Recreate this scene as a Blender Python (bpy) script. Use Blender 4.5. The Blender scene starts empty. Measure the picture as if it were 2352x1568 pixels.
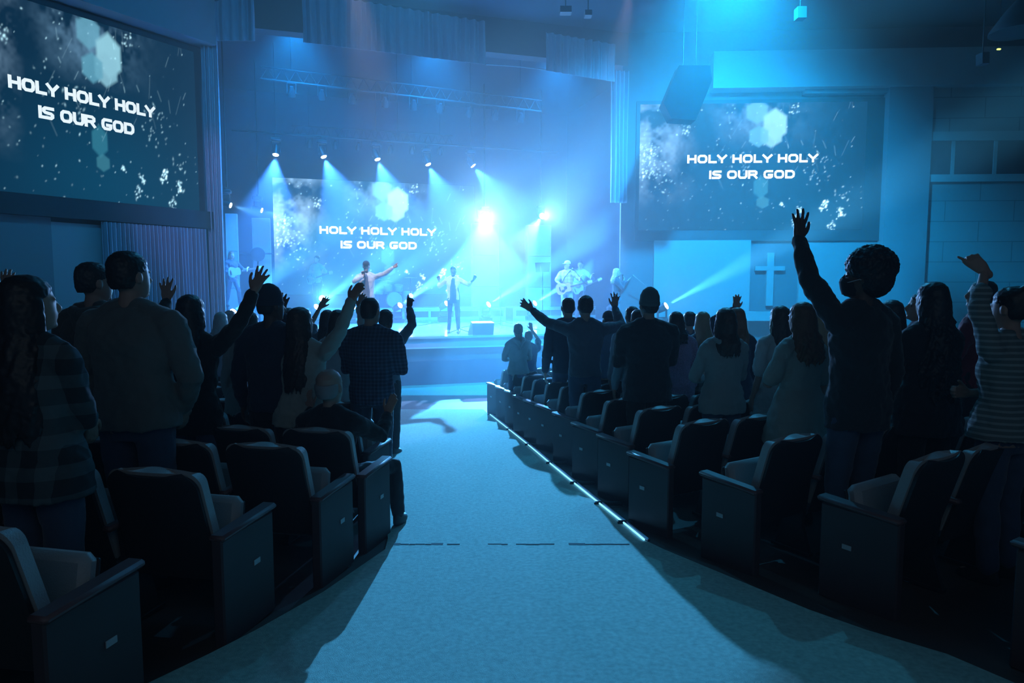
import bpy, bmesh, math, random
import numpy as np
from mathutils import Vector, Matrix, Euler, noise

SC = bpy.context.scene
COL = SC.collection
R = math.radians
random.seed(7)

# ------------------------------------------------------------------ camera
F = 1568.0                      # focal length in pixels of the 2352 px frame
CAMZ = 1.65
PITCH = math.atan(134.0 / F)    # looking slightly down: horizon at y = 650
cam_data = bpy.data.cameras.new('camera')
cam_data.sensor_width = 36.0
cam_data.lens = 36.0 * F / 2352.0
cam_data.clip_end = 200
cam = bpy.data.objects.new('camera', cam_data)
COL.objects.link(cam)
cam.location = (0, 0, CAMZ)
cam.rotation_euler = (math.pi / 2 - PITCH, 0, 0)
SC.camera = cam

# ------------------------------------------------------------------ render feel
vs = SC.view_settings
vs.view_transform = 'Standard'
vs.look = 'None'
vs.exposure = 0.75
vs.gamma = 1.0
vs.use_curve_mapping = False
cy = SC.cycles
cy.max_bounces = 3
cy.diffuse_bounces = 1
cy.glossy_bounces = 2
cy.transmission_bounces = 1
cy.transparent_max_bounces = 4
cy.volume_bounces = 0
cy.use_denoising = True
cy.use_adaptive_sampling = True
cy.adaptive_threshold = 0.03
cy.sample_clamp_indirect = 3.0
cy.sample_clamp_direct = 0.0
cy.blur_glossy = 1.0
cy.caustics_reflective = False
cy.caustics_refractive = False

# ------------------------------------------------------------------ world: theatrical haze fills the hall
HAZE = 0.003
w = bpy.data.worlds.new('hall_air')
SC.world = w
w.use_nodes = True
nt = w.node_tree
nt.nodes.clear()
wo = nt.nodes.new('ShaderNodeOutputWorld')
bg = nt.nodes.new('ShaderNodeBackground')
bg.inputs[0].default_value = (0.10, 0.42, 0.60, 1)
bg.inputs[1].default_value = 0.02
vol = nt.nodes.new('ShaderNodeVolumeScatter')
vol.inputs['Color'].default_value = (0.9, 0.95, 1.0, 1)
vol.inputs['Density'].default_value = HAZE
vol.inputs['Anisotropy'].default_value = 0.45
nt.links.new(bg.outputs[0], wo.inputs['Surface'])
nt.links.new(vol.outputs[0], wo.inputs['Volume'])

# ------------------------------------------------------------------ picture -> place helpers
def ray(px, py):
    a = (px - 1176.0) / F
    b = -(py - 784.0) / F
    c, s = math.cos(PITCH), math.sin(PITCH)
    return Vector((a, c + b * s, -s + b * c))
def atY(px, py, Y):
    d = ray(px, py)
    return Vector((0, 0, CAMZ)) + d * (Y / d.y)
def proj(p):
    c, s = math.cos(PITCH), math.sin(PITCH)
    dz = p[2] - CAMZ
    fw = p[1] * c - dz * s
    up = p[1] * s + dz * c
    return 1176 + F * p[0] / fw, 784 - F * up / fw
SL0, SL1, SLK = 2.4, 14.4, 0.075
def floor_z(Y):
    return -SLK * (min(max(Y, SL0), SL1) - SL0)
def on_floor(px, py, h=0.0):
    d = ray(px, py)
    t = 1.0
    for _ in range(60):
        p = Vector((0, 0, CAMZ)) + d * t
        t += (p.z - (floor_z(p.y) + h)) / max(0.05, -d.z) * 0.7
    return Vector((0, 0, CAMZ)) + d * t
# stage frame: u runs along the stage front to the right, v away from the hall
SA = R(17.0)
UX = Vector((math.cos(SA), math.sin(SA), 0))
NV = Vector((-math.sin(SA), math.cos(SA), 0))
S0 = Vector((-1.475, 17.0, 0))
STZ = 0.337
BASEZ = floor_z(20)
def S(u, v, z=0.0):
    return S0 + UX * u + NV * v + Vector((0, 0, z))
def on_v(px, py, v):
    d = ray(px, py)
    t = (S0.dot(NV) + v) / d.dot(NV)
    return Vector((0, 0, CAMZ)) + d * t
def uv_of(p):
    q = Vector((p[0], p[1], 0)) - S0
    return q.dot(UX), q.dot(NV)

# ------------------------------------------------------------------ lights
def lamp(name, kind, loc, target=None, power=100, color=(1, 1, 1), radius=0.05, cone=40, blend=0.4, size=1.0, size_y=None, spec=1.0):
    d = bpy.data.lights.new(name, kind)
    d.energy = power
    d.color = color
    if kind in ('SPOT', 'POINT'):
        d.shadow_soft_size = radius
    if kind == 'SPOT':
        d.spot_size = R(cone)
        d.spot_blend = blend
    if kind == 'AREA':
        d.size = size
        if size_y:
            d.shape = 'RECTANGLE'
            d.size_y = size_y
    d.specular_factor = spec
    o = bpy.data.objects.new(name, d)
    COL.objects.link(o)
    o.location = loc
    if target is not None:
        o.rotation_euler = (Vector(target) - Vector(loc)).to_track_quat('-Z', 'Y').to_euler()
    return o

CY = (0.015, 0.44, 1.0)
TOPV = 5.0
TOP_PX = [(634, 346), (740, 351), (864, 357), (980, 369), (1081, 373)]
TOP_PTS = [on_v(x, y, TOPV) for x, y in TOP_PX]
TOP_DIR = [(-0.1, -.30, -1), (0.35, -.30, -1), (0.30, -.30, -1), (0.38, -.30, -1), (0.6, -.2, -.8)]
def sdir(t):
    return (UX * t[0] + NV * t[1] + Vector((0, 0, t[2]))).normalized()
for p, t in zip(TOP_PTS, TOP_DIR):
    d = sdir(t)
    lamp('top_beam', 'SPOT', p + d * 0.25, p + d * 5, 8500, (0.045, 0.25, 1.0), 0.05, 60, 0.5)
SIDE_PTS = [on_v(519, 468, 4.2), on_v(592, 480, 6.6)]
for p in SIDE_PTS:
    d = sdir((1.0, -0.25, -0.30))
    lamp('side_beam', 'SPOT', p + d * 0.26, p + d * 5, 2200, (0.14, 0.55, 1.0), 0.04, 26, 0.7)
# the strong lamp that looks into the hall and its neighbour
BIG = on_v(1113, 500, 7.2)
BIG2 = on_v(1242, 497, 7.2)
aim = Vector((1.2, 3.0, 0.6))
lamp('aisle_blinder', 'SPOT', BIG + (aim - BIG).normalized() * 0.25, aim, 4200, (0.22, 0.48, 1.0), 0.05, 75, 0.7)
lamp('aisle_key', 'SPOT', BIG + (Vector((0, 4, 0)) - BIG).normalized() * 0.25, Vector((-0.34, 10.8, -.63)), 26000, (0.055, 0.43, 1.0), 0.05, 17.5, 0.05)
lamp('second_blinder', 'SPOT', BIG2 + (Vector((9, 8, 3)) - BIG2).normalized() * 0.25, Vector((9, 6, 4.5)), 2400, (0.16, 0.42, 1.0), 0.05, 80, 0.8)
FLOOR_PX = [(530, 722, 3.2), (722, 709, 6.4), (805, 708, 6.4), (913, 705, 6.4), (1020, 701, 6.4), (1116, 703, 6.4), (1222, 700, 6.4), (1405, 705, 4.4), (1521, 707, 0.45)]
FLOOR_PTS = [on_v(x, y, v) for x, y, v in FLOOR_PX]
for i, p in enumerate(FLOOR_PTS):
    d = sdir((0.62, -0.72, 0.52))
    lamp('floor_beam', 'SPOT', p + d * 0.27, p + d * 5, (12000, 18000, 18000, 45000, 4000, 42000, 42000, 45000, 22000)[i], (0.09, 0.55, 1.0), 0.03, 15, 1.0)
STAR = on_v(737, 686, 7.0)
lamp('star_beam', 'SPOT', STAR + sdir((.3, -1, .1)) * 0.27, STAR + sdir((.3, -1, .1)) * 4, 900, (0.12, 0.6, 1.0), 0.05, 110, 0.7)
lamp('low_beam', 'SPOT', on_v(939, 683, 7.4), on_v(1060, 600, 6.0), 700, (0.12, 0.6, 1.0), 0.04, 26, 0.6)
# front wash on the band (warm white from the house), then unseen fills added for stage and hall
lamp('front_wash', 'SPOT', S(-2.6, -3.6, 7.5), S(-1.0, 1.0, STZ + 1.3), 1500, (0.92, 0.76, 0.84), 0.12, 28, 0.5)
lamp('front_wash', 'SPOT', S(3.0, -3.6, 7.8), S(4.3, 2.6, STZ + 1.3), 1200, (0.95, 0.72, 0.78), 0.12, 22, 0.5)
for u_ in (-3.6, 0.0, 3.6):
    lamp('stage_fill', 'SPOT', S(u_, 1.9, 8.3), S(u_, 2.8, 0), 2600, (0.006, 0.31, 1.0), 0.12, 120, 1.0)  # no fixture here: added spots that brighten the deck and stage haze
lamp('apron_beam', 'SPOT', BIG2 + sdir((-.4, -1, -.4)) * .3, S(-1.6, -3.2, BASEZ), 5000, (0.30, 0.42, 1.0), 0.05, 20, 0.25)
lamp('hall_haze_fill', 'SPOT', (4.2, 13.0, 8.4), (4.8, 17.0, 3.0), 13000, (0.006, 0.42, 1.0), 0.15, 110, 1.0)  # unseen spot added to brighten haze and wall on the right
lamp('cool_fill', 'SPOT', (-1.5, 7.5, 8.3), (-2.5, 16.5, 6.0), 700, (0.0, 0.33, 1.0), 0.15, 110, 1.0)  # added cool fill, out of view, so the valances show
lamp('cool_fill', 'SPOT', (-6.0, 7.5, 8.3), (-8.5, 14.5, 2.5), 420, (0.02, 0.42, 0.9), 0.15, 95, 1.0)  # second added fill, for the left wall panels
lamp('added_rim_light', 'SPOT', (-1.8, 14.2, 8.4), (-3.2, 6.5, 0.8), 260, (0.05, 0.48, 1.0), 0.08, 62, 0.6)  # unseen pair added to put rims on heads and seat tops
lamp('added_rim_light', 'SPOT', (4.0, 14.2, 8.4), (4.8, 6.5, 0.8), 600, (0.05, 0.50, 1.0), 0.08, 62, 0.6)
lamp('curtain_fill', 'SPOT', (-4.5, 9.0, 8.2), (-7.2, 16.4, 3.2), 450, (0.42, 0.40, 1.0), 0.1, 28, 0.8)  # added spot out of view that lifts the left leg curtain
lamp('hall_fill', 'AREA', (3.0, 9.0, 8.3), (3.0, 9.0, 0), 34, (0.02, 0.42, 0.85), size=10, size_y=6)
lamp('rear_fill', 'AREA', (0.5, -1.5, 3.8), (0.5, 4.0, 0.4), 6, (0.55, 0.68, 0.72), size=5, size_y=2)  # unseen fill added to lift the near blacks

# ------------------------------------------------------------------ materials
MATS = {}
def mat(name, color=(0.5, 0.5, 0.5), rough=0.6, metal=0.0, spec=0.5, noise_amt=0.0, noise_scale=20.0, bump=0.0, bump_scale=60.0, emit=None, emit_s=0.0, sheen=0.0, coat=0.0):
    if name in MATS:
        return MATS[name]
    m = bpy.data.materials.new(name)
    m.use_nodes = True
    nt = m.node_tree
    b = nt.nodes['Principled BSDF']
    b.inputs['Base Color'].default_value = (*color, 1)
    b.inputs['Roughness'].default_value = rough
    b.inputs['Metallic'].default_value = metal
    b.inputs['Specular IOR Level'].default_value = spec
    b.inputs['Sheen Weight'].default_value = sheen
    b.inputs['Coat Weight'].default_value = coat
    tc = None
    if noise_amt or bump:
        tc = nt.nodes.new('ShaderNodeTexCoord')
    if noise_amt:
        n = nt.nodes.new('ShaderNodeTexNoise')
        n.inputs['Scale'].default_value = noise_scale
        n.inputs['Detail'].default_value = 3
        nt.links.new(tc.outputs['Object'], n.inputs['Vector'])
        mx = nt.nodes.new('ShaderNodeMix')
        mx.data_type = 'RGBA'
        mx.inputs[6].default_value = (*[c * (1 - noise_amt) for c in color], 1)
        mx.inputs[7].default_value = (*[min(1, c * (1 + noise_amt)) for c in color], 1)
        nt.links.new(n.outputs['Fac'], mx.inputs[0])
        nt.links.new(mx.outputs[2], b.inputs['Base Color'])
    if bump:
        n2 = nt.nodes.new('ShaderNodeTexNoise')
        n2.inputs['Scale'].default_value = bump_scale
        n2.inputs['Detail'].default_value = 2
        nt.links.new(tc.outputs['Object'], n2.inputs['Vector'])
        bp = nt.nodes.new('ShaderNodeBump')
        bp.inputs['Strength'].default_value = bump
        bp.inputs['Distance'].default_value = 0.01
        nt.links.new(n2.outputs['Fac'], bp.inputs['Height'])
        nt.links.new(bp.outputs[0], b.inputs['Normal'])
    if emit:
        b.inputs['Emission Color'].default_value = (*emit, 1)
        b.inputs['Emission Strength'].default_value = emit_s
        m.cycles.emission_sampling = 'NONE'
    MATS[name] = m
    return m
def pattern_mat(name, kind, c1, c2, scale=1.0, rough=0.9):
    """woven plaid / horizontal stripes / brick courses drawn from object coordinates"""
    if name in MATS:
        return MATS[name]
    m = mat(name, c1, rough)
    nt = m.node_tree
    b = nt.nodes['Principled BSDF']
    tc = nt.nodes.new('ShaderNodeTexCoord')
    sep = nt.nodes.new('ShaderNodeSeparateXYZ')
    nt.links.new(tc.outputs['Object'], sep.inputs[0])
    def band(sock, k, duty, lo):
        mu = nt.nodes.new('ShaderNodeMath'); mu.operation = 'MULTIPLY'; mu.inputs[1].default_value = k
        nt.links.new(sock, mu.inputs[0])
        fr = nt.nodes.new('ShaderNodeMath'); fr.operation = 'FRACT'
        nt.links.new(mu.outputs[0], fr.inputs[0])
        lt = nt.nodes.new('ShaderNodeMath'); lt.operation = 'LESS_THAN'; lt.inputs[1].default_value = duty
        nt.links.new(fr.outputs[0], lt.inputs[0])
        m2 = nt.nodes.new('ShaderNodeMath'); m2.operation = 'MULTIPLY'; m2.inputs[1].default_value = lo
        nt.links.new(lt.outputs[0], m2.inputs[0])
        return m2.outputs[0]
    mx = nt.nodes.new('ShaderNodeMix'); mx.data_type = 'RGBA'
    mx.inputs[6].default_value = (*c1, 1); mx.inputs[7].default_value = (*c2, 1)
    if kind == 'plaid':
        a = band(sep.outputs['X'], scale, 0.45, 0.5)
        c = band(sep.outputs['Z'], scale, 0.45, 0.5)
        ad = nt.nodes.new('ShaderNodeMath'); ad.operation = 'ADD'
        nt.links.new(a, ad.inputs[0]); nt.links.new(c, ad.inputs[1])
        nt.links.new(ad.outputs[0], mx.inputs[0])
    elif kind == 'stripe':
        nt.links.new(band(sep.outputs['Z'], scale, 0.4, 1.0), mx.inputs[0])
    elif kind == 'block':
        br = nt.nodes.new('ShaderNodeTexBrick')
        br.inputs['Scale'].default_value = 1.0
        br.inputs['Brick Width'].default_value = 1.85
        br.inputs['Row Height'].default_value = 0.56
        br.inputs['Mortar Size'].default_value = 0.012
        br.inputs['Color1'].default_value = (*c1, 1); br.inputs['Color2'].default_value = (*[x * 0.93 for x in c1], 1)
        br.inputs['Mortar'].default_value = (*c2, 1)
        cmb = nt.nodes.new('ShaderNodeCombineXYZ')
        nt.links.new(sep.outputs['X'], cmb.inputs[0]); nt.links.new(sep.outputs['Z'], cmb.inputs[1])
        nt.links.new(cmb.outputs[0], br.inputs['Vector'])
        nt.links.new(br.outputs['Color'], b.inputs['Base Color'])
        return m
    nt.links.new(mx.outputs[2], b.inputs['Base Color'])
    return m
def emis(name, color, strength):
    if name in MATS:
        return MATS[name]
    m = bpy.data.materials.new(name)
    m.use_nodes = True
    nt = m.node_tree
    nt.nodes.clear()
    o = nt.nodes.new('ShaderNodeOutputMaterial')
    e = nt.nodes.new('ShaderNodeEmission')
    e.inputs[0].default_value = (*color, 1)
    e.inputs[1].default_value = strength
    nt.links.new(e.outputs[0], o.inputs[0])
    m.cycles.emission_sampling = 'NONE'
    MATS[name] = m
    return m

# ------------------------------------------------------------------ mesh building
class MB:
    def __init__(self):
        self.v = []; self.f = []; self.uv = None
    def add(self, vs, fs, M=None):
        o = len(self.v)
        if M is not None:
            vs = [M @ Vector(p) for p in vs]
        self.v.extend([tuple(p) for p in vs])
        self.f.extend([tuple(i + o for i in f) for f in fs])
        return self
    def box(self, c, s, M=None, bev=0.0):
        x, y, z = s[0] / 2, s[1] / 2, s[2] / 2
        if bev <= 0:
            vs = [(c[0] + i * x, c[1] + j * y, c[2] + k * z) for i in (-1, 1) for j in (-1, 1) for k in (-1, 1)]
            return self.add(vs, [(0, 1, 3, 2), (4, 6, 7, 5), (0, 4, 5, 1), (2, 3, 7, 6), (0, 2, 6, 4), (1, 5, 7, 3)], M)
        bev = min(bev, x * .9, y * .9, z * .9)
        # chamfered box: three offset copies of each corner
        vs = []; idx = {}
        for i in (-1, 1):
            for j in (-1, 1):
                for k in (-1, 1):
                    idx[i, j, k] = len(vs)
                    vs += [(c[0] + i * x, c[1] + j * (y - bev), c[2] + k * (z - bev)),
                           (c[0] + i * (x - bev), c[1] + j * y, c[2] + k * (z - bev)),
                           (c[0] + i * (x - bev), c[1] + j * (y - bev), c[2] + k * z)]
        fs = []
        for s_ in (-1, 1):
            fs.append([idx[s_, a, b] for a, b in ((-1, -1), (1, -1), (1, 1), (-1, 1))][::s_])
            fs.append([idx[a, s_, b] + 1 for a, b in ((-1, -1), (-1, 1), (1, 1), (1, -1))][::s_])
            fs.append([idx[a, b, s_] + 2 for a, b in ((-1, -1), (1, -1), (1, 1), (-1, 1))][::s_])
        for a in (-1, 1):
            for b in (-1, 1):
                fs.append((idx[a, b, -1], idx[a, b, 1], idx[a, b, 1] + 1, idx[a, b, -1] + 1))
                fs.append((idx[a, -1, b], idx[a, 1, b], idx[a, 1, b] + 2, idx[a, -1, b] + 2))
                fs.append((idx[-1, a, b] + 1, idx[1, a, b] + 1, idx[1, a, b] + 2, idx[-1, a, b] + 2))
                for k in (-1, 1):
                    q = idx[a, b, k]
                    fs.append((q, q + 1, q + 2))
        return self.add(vs, fs, M)
    def tube(self, pts, rad, n=10, caps=True, M=None, flat=None):
        """round (or flattened) tube along pts, hemispherical ends when caps"""
        P = [Vector(p) for p in pts]
        rr = list(rad) if hasattr(rad, '__len__') else [rad] * len(P)
        if caps:
            d0 = (P[0] - P[1]).normalized(); d1 = (P[-1] - P[-2]).normalized()
            a0 = [(P[0] + d0 * rr[0] * math.sin(t), rr[0] * math.cos(t)) for t in (1.35, 0.8)]
            a1 = [(P[-1] + d1 * rr[-1] * math.sin(t), rr[-1] * math.cos(t)) for t in (0.8, 1.35)]
            P = [a[0] for a in a0] + P + [a[0] for a in a1]
            rr = [a[1] for a in a0] + rr + [a[1] for a in a1]
        vs = []; fs = []
        up = None
        for i, p in enumerate(P):
            if i == 0: t = P[1] - P[0]
            elif i == len(P) - 1: t = P[-1] - P[-2]
            else: t = (P[i + 1] - P[i]).normalized() + (P[i] - P[i - 1]).normalized()
            t.normalize()
            if up is None:
                up = Vector((0, 0, 1)) if abs(t.z) < 0.9 else Vector((0, 1, 0))
                if flat is not None: up = Vector(flat[0])
            x = t.cross(up)
            if x.length < 1e-4: x = t.orthogonal()
            x.normalize()
            y = x.cross(t).normalized()
            up = y
            fx, fy = (1, 1) if flat is None else (1, flat[1])
            for k in range(n):
                a = 2 * math.pi * k / n
                vs.append(p + x * (math.cos(a) * rr[i] * fx) + y * (math.sin(a) * rr[i] * fy))
        for i in range(len(P) - 1):
            for k in range(n):
                fs.append((i * n + k, i * n + (k + 1) % n, (i + 1) * n + (k + 1) % n, (i + 1) * n + k))
        fs.append(tuple(range(n))[::-1]); fs.append(tuple((len(P) - 1) * n + k for k in range(n)))
        return self.add(vs, fs, M)
    def rings(self, R_, n=20, M=None, p=2.0):
        """closed loft of stacked ellipses: each ring (cx, cy, z, rx, ry)"""
        vs = []; fs = []
        for cx, cy_, z, rx, ry in R_:
            for k in range(n):
                a = 2 * math.pi * k / n
                ca, sa = math.cos(a), math.sin(a)
                ca = math.copysign(abs(ca) ** (2 / p), ca); sa = math.copysign(abs(sa) ** (2 / p), sa)
                vs.append((cx + rx * ca, cy_ + ry * sa, z))
        for i in range(len(R_) - 1):
            for k in range(n):
                fs.append((i * n + k, i * n + (k + 1) % n, (i + 1) * n + (k + 1) % n, (i + 1) * n + k))
        fs.append(tuple(range(n))[::-1]); fs.append(tuple((len(R_) - 1) * n + k for k in range(n)))
        return self.add(vs, fs, M)
    def ball(self, c, r, n=14, m=8, M=None):
        r = r if hasattr(r, '__len__') else (r, r, r)
        rg = []
        for i in range(1, m):
            a = math.pi * i / m
            rg.append((c[0], c[1], c[2] - r[2] * math.cos(a), r[0] * math.sin(a), r[1] * math.sin(a)))
        return self.rings(rg, n, M)
    def prism(self, outline, a, b, axis='y', M=None):
        """outline in the two other axes, extruded from a to b along axis"""
        n = len(outline)
        def mk(p, t):
            return {'x': (t, p[0], p[1]), 'y': (p[0], t, p[1]), 'z': (p[0], p[1], t)}[axis]
        vs = [mk(p, a) for p in outline] + [mk(p, b) for p in outline]
        fs = [tuple(range(n)), tuple(range(2 * n - 1, n - 1, -1))] + [(i, i + n, (i + 1) % n + n, (i + 1) % n) for i in range(n)]
        return self.add(vs, fs, M)
    def sheet(self, pts, thick=0.0, closed=False):
        """grid of points pts[i][j]; given thickness along the local normal"""
        m = len(pts); n = len(pts[0])
        P = [[Vector(q) for q in row] for row in pts]
        vs = [q for row in P for q in row]
        fs = [(i * n + j, i * n + j + 1, (i + 1) * n + j + 1, (i + 1) * n + j) for i in range(m - 1) for j in range(n - 1)]
        if thick:
            back = []
            for i in range(m):
                for j in range(n):
                    a = P[min(i + 1, m - 1)][j] - P[max(i - 1, 0)][j]
                    b = P[i][min(j + 1, n - 1)] - P[i][max(j - 1, 0)]
                    nn = a.cross(b)
                    nn = nn.normalized() if nn.length > 1e-9 else Vector((0, 0, 1))
                    back.append(P[i][j] + nn * thick)
            o = len(vs)
            vs += back
            fs += [tuple(k + o for k in f[::-1]) for f in fs]
            for i in range(m - 1):
                fs.append((i * n, (i + 1) * n, (i + 1) * n + o, i * n + o))
                fs.append((i * n + n - 1, i * n + n - 1 + o, (i + 1) * n + n - 1 + o, (i + 1) * n + n - 1))
            for j in range(n - 1):
                fs.append((j, j + o, j + 1 + o, j + 1))
                q = (m - 1) * n
                fs.append((q + j, q + j + 1, q + j + 1 + o, q + j + o))
        return self.add(vs, fs)
    def mesh(self, name, material=None, smooth=True):
        me = bpy.data.meshes.new(name)
        me.from_pydata(self.v, [], self.f)
        me.validate(verbose=False)
        bm = bmesh.new(); bm.from_mesh(me)
        bmesh.ops.recalc_face_normals(bm, faces=bm.faces)
        bm.to_mesh(me); bm.free()
        if smooth:
            for p in me.polygons: p.use_smooth = True
            try: me.set_sharp_from_angle(angle=R(38))
            except Exception: pass
        if material: me.materials.append(material)
        return me
    def build(self, name, material=None, parent=None, smooth=True, loc=None, M=None):
        o = bpy.data.objects.new(name, self.mesh(name, material, smooth))
        COL.objects.link(o)
        if parent is not None: o.parent = parent
        if loc is not None: o.location = loc
        if M is not None: o.matrix_world = M
        return o
def tag(o, label=None, cat=None, group=None, kind=None):
    if label: o['label'] = label
    if cat: o['category'] = cat
    if group: o['group'] = group
    if kind: o['kind'] = kind
    return o
def empty(name, loc=(0, 0, 0), rz=0.0):
    o = bpy.data.objects.new(name, None)
    o.empty_display_size = 0.1
    COL.objects.link(o)
    o.location = loc; o.rotation_euler = (0, 0, rz)
    return o
def struct(o):
    o['kind'] = 'structure'
    return o
def copy_tree(o, parent=None):
    c = o.copy(); COL.objects.link(c)
    if parent is not None: c.parent = parent
    for ch in o.children: copy_tree(ch, c)
    return c
def frame(origin, xdir, zup=Vector((0, 0, 1))):
    """matrix whose x runs along xdir, z up, y = away from a viewer who sees x to the right"""
    x = Vector(xdir).normalized(); y = zup.cross(x).normalized()
    M = Matrix((( x.x, y.x, zup.x, origin[0]), (x.y, y.y, zup.y, origin[1]), (x.z, y.z, zup.z, origin[2]), (0, 0, 0, 1)))
    return M

# ================================================================== the hall
M_carpet = mat('aisle_carpet', (0.40, 0.52, 0.44), 0.95, noise_amt=0.38, noise_scale=38.0, bump=0.6, bump_scale=260)
M_floor = mat('seating_floor', (0.10, 0.075, 0.065), 0.7, noise_amt=0.2, noise_scale=4)
M_wall = mat('painted_wall', (0.16, 0.18, 0.20), 0.8, bump=0.1, bump_scale=50)
M_walllight = mat('pale_panel', (0.20, 0.22, 0.235), 0.85, bump=0.1, bump_scale=80)
M_dark = mat('dark_paint', (0.035, 0.04, 0.045), 0.7)
M_ceil = mat('dark_ceiling', (0.05, 0.06, 0.07), 0.9)
M_black = mat('black_metal', (0.02, 0.02, 0.022), 0.45)
M_drape = mat('grey_drape', (0.34, 0.32, 0.40), 0.85, bump=0.15, bump_scale=90)
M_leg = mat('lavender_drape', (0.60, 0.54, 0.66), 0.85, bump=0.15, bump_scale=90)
M_deck = mat('gloss_deck', (0.45, 0.48, 0.52), 0.16, noise_amt=0.15, noise_scale=3, coat=0.4)
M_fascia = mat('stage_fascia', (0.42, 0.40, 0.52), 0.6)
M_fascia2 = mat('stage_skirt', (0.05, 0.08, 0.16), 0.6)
M_cyc = mat('stage_back', (0.10, 0.12, 0.16), 0.8)
M_white = mat('white_paint', (0.75, 0.76, 0.78), 0.5)

# floor: level at the rear, raked towards the stage, level in front of it
ys = [-4.0, 2.4] + [2.4 + 10.6 * i / 12 for i in range(1, 13)] + [16, 34]
mb = MB()
mb.sheet([[(x, y, floor_z(y)) for x in (-16, -8, 0, 8, 16)] for y in ys], 0.2)
o = struct(mb.build('floor', M_floor, smooth=False))
# carpet on the aisle, its edges bend outwards near the rear
LP = [on_floor(*p) for p in ((300, 1600), (380, 1562), (555, 1476), (740, 1370), (893, 1263), (880, 1120), (868, 1000), (868, 930))]
RP = [on_floor(*p) for p in ((2352, 1590), (2150, 1502), (1930, 1440), (1480, 1250), (1330, 1126), (1210, 1026), (1122, 953))]
def interp(P, y):
    P = sorted(P, key=lambda p: p.y)
    if y <= P[0].y:
        a, b = P[0], P[1]
    elif y >= P[-1].y:
        a, b = P[-2], P[-1]
    else:
        for a, b in zip(P, P[1:]):
            if a.y <= y <= b.y: break
    t = (y - a.y) / (b.y - a.y)
    return a.x + (b.x - a.x) * t
rows = []
yy = 2.45
while yy < 13.0:
    rows.append(yy); yy += 0.25
rows.append(13.0)
mb = MB()
pts = []
for y in rows:
    xl, xr = interp(LP, y), interp(RP, y)
    pts.append([(xl + (xr - xl) * k / 8, y, floor_z(y) + 0.012) for k in range(9)])
pts = [[(-4.6 + 10.2 * k / 8, y, 0.012) for k in range(9)] for y in (-3.9, 0.0, 2.40)] + pts
mb.sheet(pts, -0.012)
yb = [13.0, 14.0, 15.0, 16.0]
mb.sheet([[(-9 + 18 * k / 8, y, BASEZ + 0.012) for k in range(9)] for y in yb] , -0.012)
carpet = struct(mb.build('trim_1', M_carpet, smooth=False))
# apron of carpet under the stage front (follows the stage line)
mb = MB()
mb.sheet([[tuple(S(u, v, BASEZ + 0.014)) for u in (-8, -4, 0, 4, 8)] for v in (-3.5, -1.5, 0.05)], -0.012)
struct(mb.build('trim_2', M_carpet, smooth=False))
# seam across the aisle
mb = MB()
random.seed(3)
x = 905
while x < 1440:
    L = random.uniform(8, 34)
    if random.random() < 0.72:
        a, b = on_floor(x, 1258 + random.uniform(-1, 1)), on_floor(min(x + L, 1445), 1257)
        wd = random.choice((0.010, 0.014, 0.034))
        mb.box(((a.x + b.x) / 2, (a.y + b.y) / 2, floor_z(a.y) + 0.0250), (abs(b.x - a.x), wd, 0.003))
    x += L
struct(mb.build('trim_3', mat('carpet_seam', (0.02, 0.02, 0.02), 0.9), smooth=False))
# ceiling and plain enclosing walls
mb = MB(); mb.box((0, 13, 8.75), (34, 36, 0.2)); struct(mb.build('ceiling', M_ceil, smooth=False))
mb = MB(); mb.box((0, -3.9, 4), (34, 0.2, 9.6)); struct(mb.build('wall_rear', M_wall, smooth=False))
mb = MB(); mb.box((15.6, 8, 4), (0.2, 26, 9.6)); struct(mb.build('wall_right', M_wall, smooth=False))

# ------------------------------------------------------------------ stage block
VB = 10.6
PV = 1.25
pl = on_v(512, 97, PV); pr = on_v(1418, 190, PV)
UL, UR = uv_of(pl)[0], uv_of(pr)[0]
L0 = on_v(478, 650, PV + 0.1); L0.z = 0
LD = Vector((-(2150 - 1176) / F, -1.0, 0)).normalized()         # runs from the stage towards the rear
LN = Vector((0, 0, 1)).cross(LD).normalized()                   # out of the wall, into the hall
if LN.dot(Vector((1, 0, 0))) < 0: LN = -LN
def line_u(v, off):
    P = L0 + LN * off
    u_, v_ = uv_of(P); k = (v - v_) / LD.dot(NV)
    return u_ + LD.dot(UX) * k
U0, U1 = line_u(0, 0.42), UR + 3.5
outl = [(line_u(-.06, .42), -.06), (U1, -.06), (UR - .02, 1.13), (UR - .02, 1.95), (UR + 2.15, 1.95), (UR + 2.15, VB - .02), (UL - 1.95, VB - .02), (UL - 1.95, 1.70), (line_u(1.0, .42) + .25, 1.70), (line_u(1.0, .42), 1.0)]
mb = MB()
mb.prism([tuple(S(u, v))[:2] for u, v in outl], STZ - 0.05, STZ, 'z')
stage = mb.build('stage', M_deck, smooth=False)
tag(stage, 'wide raised concert platform with glossy floor in front of the hall', 'stage')
def sbox(u0, u1, v0, v1, z0, z1, name, m, parent=None, bev=0.0, rz=0.0):
    mb = MB()
    c = S((u0 + u1) / 2, (v0 + v1) / 2, (z0 + z1) / 2)
    M = Matrix.Translation(c) @ Matrix.Rotation(SA + rz, 4, 'Z')
    mb.box((0, 0, 0), (abs(u1 - u0), abs(v1 - v0), abs(z1 - z0)), M, bev)
    return mb.build(name, m, parent, smooth=bev > 0)
def sfr(u, v, z=0.0, rz=0.0):
    return Matrix.Translation(S(u, v, z)) @ Matrix.Rotation(SA + rz, 4, 'Z')
sbox(U0, U1, 0, 0.12, STZ - 0.27, STZ - 0.05, 'fascia_band', M_fascia, stage)
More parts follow.
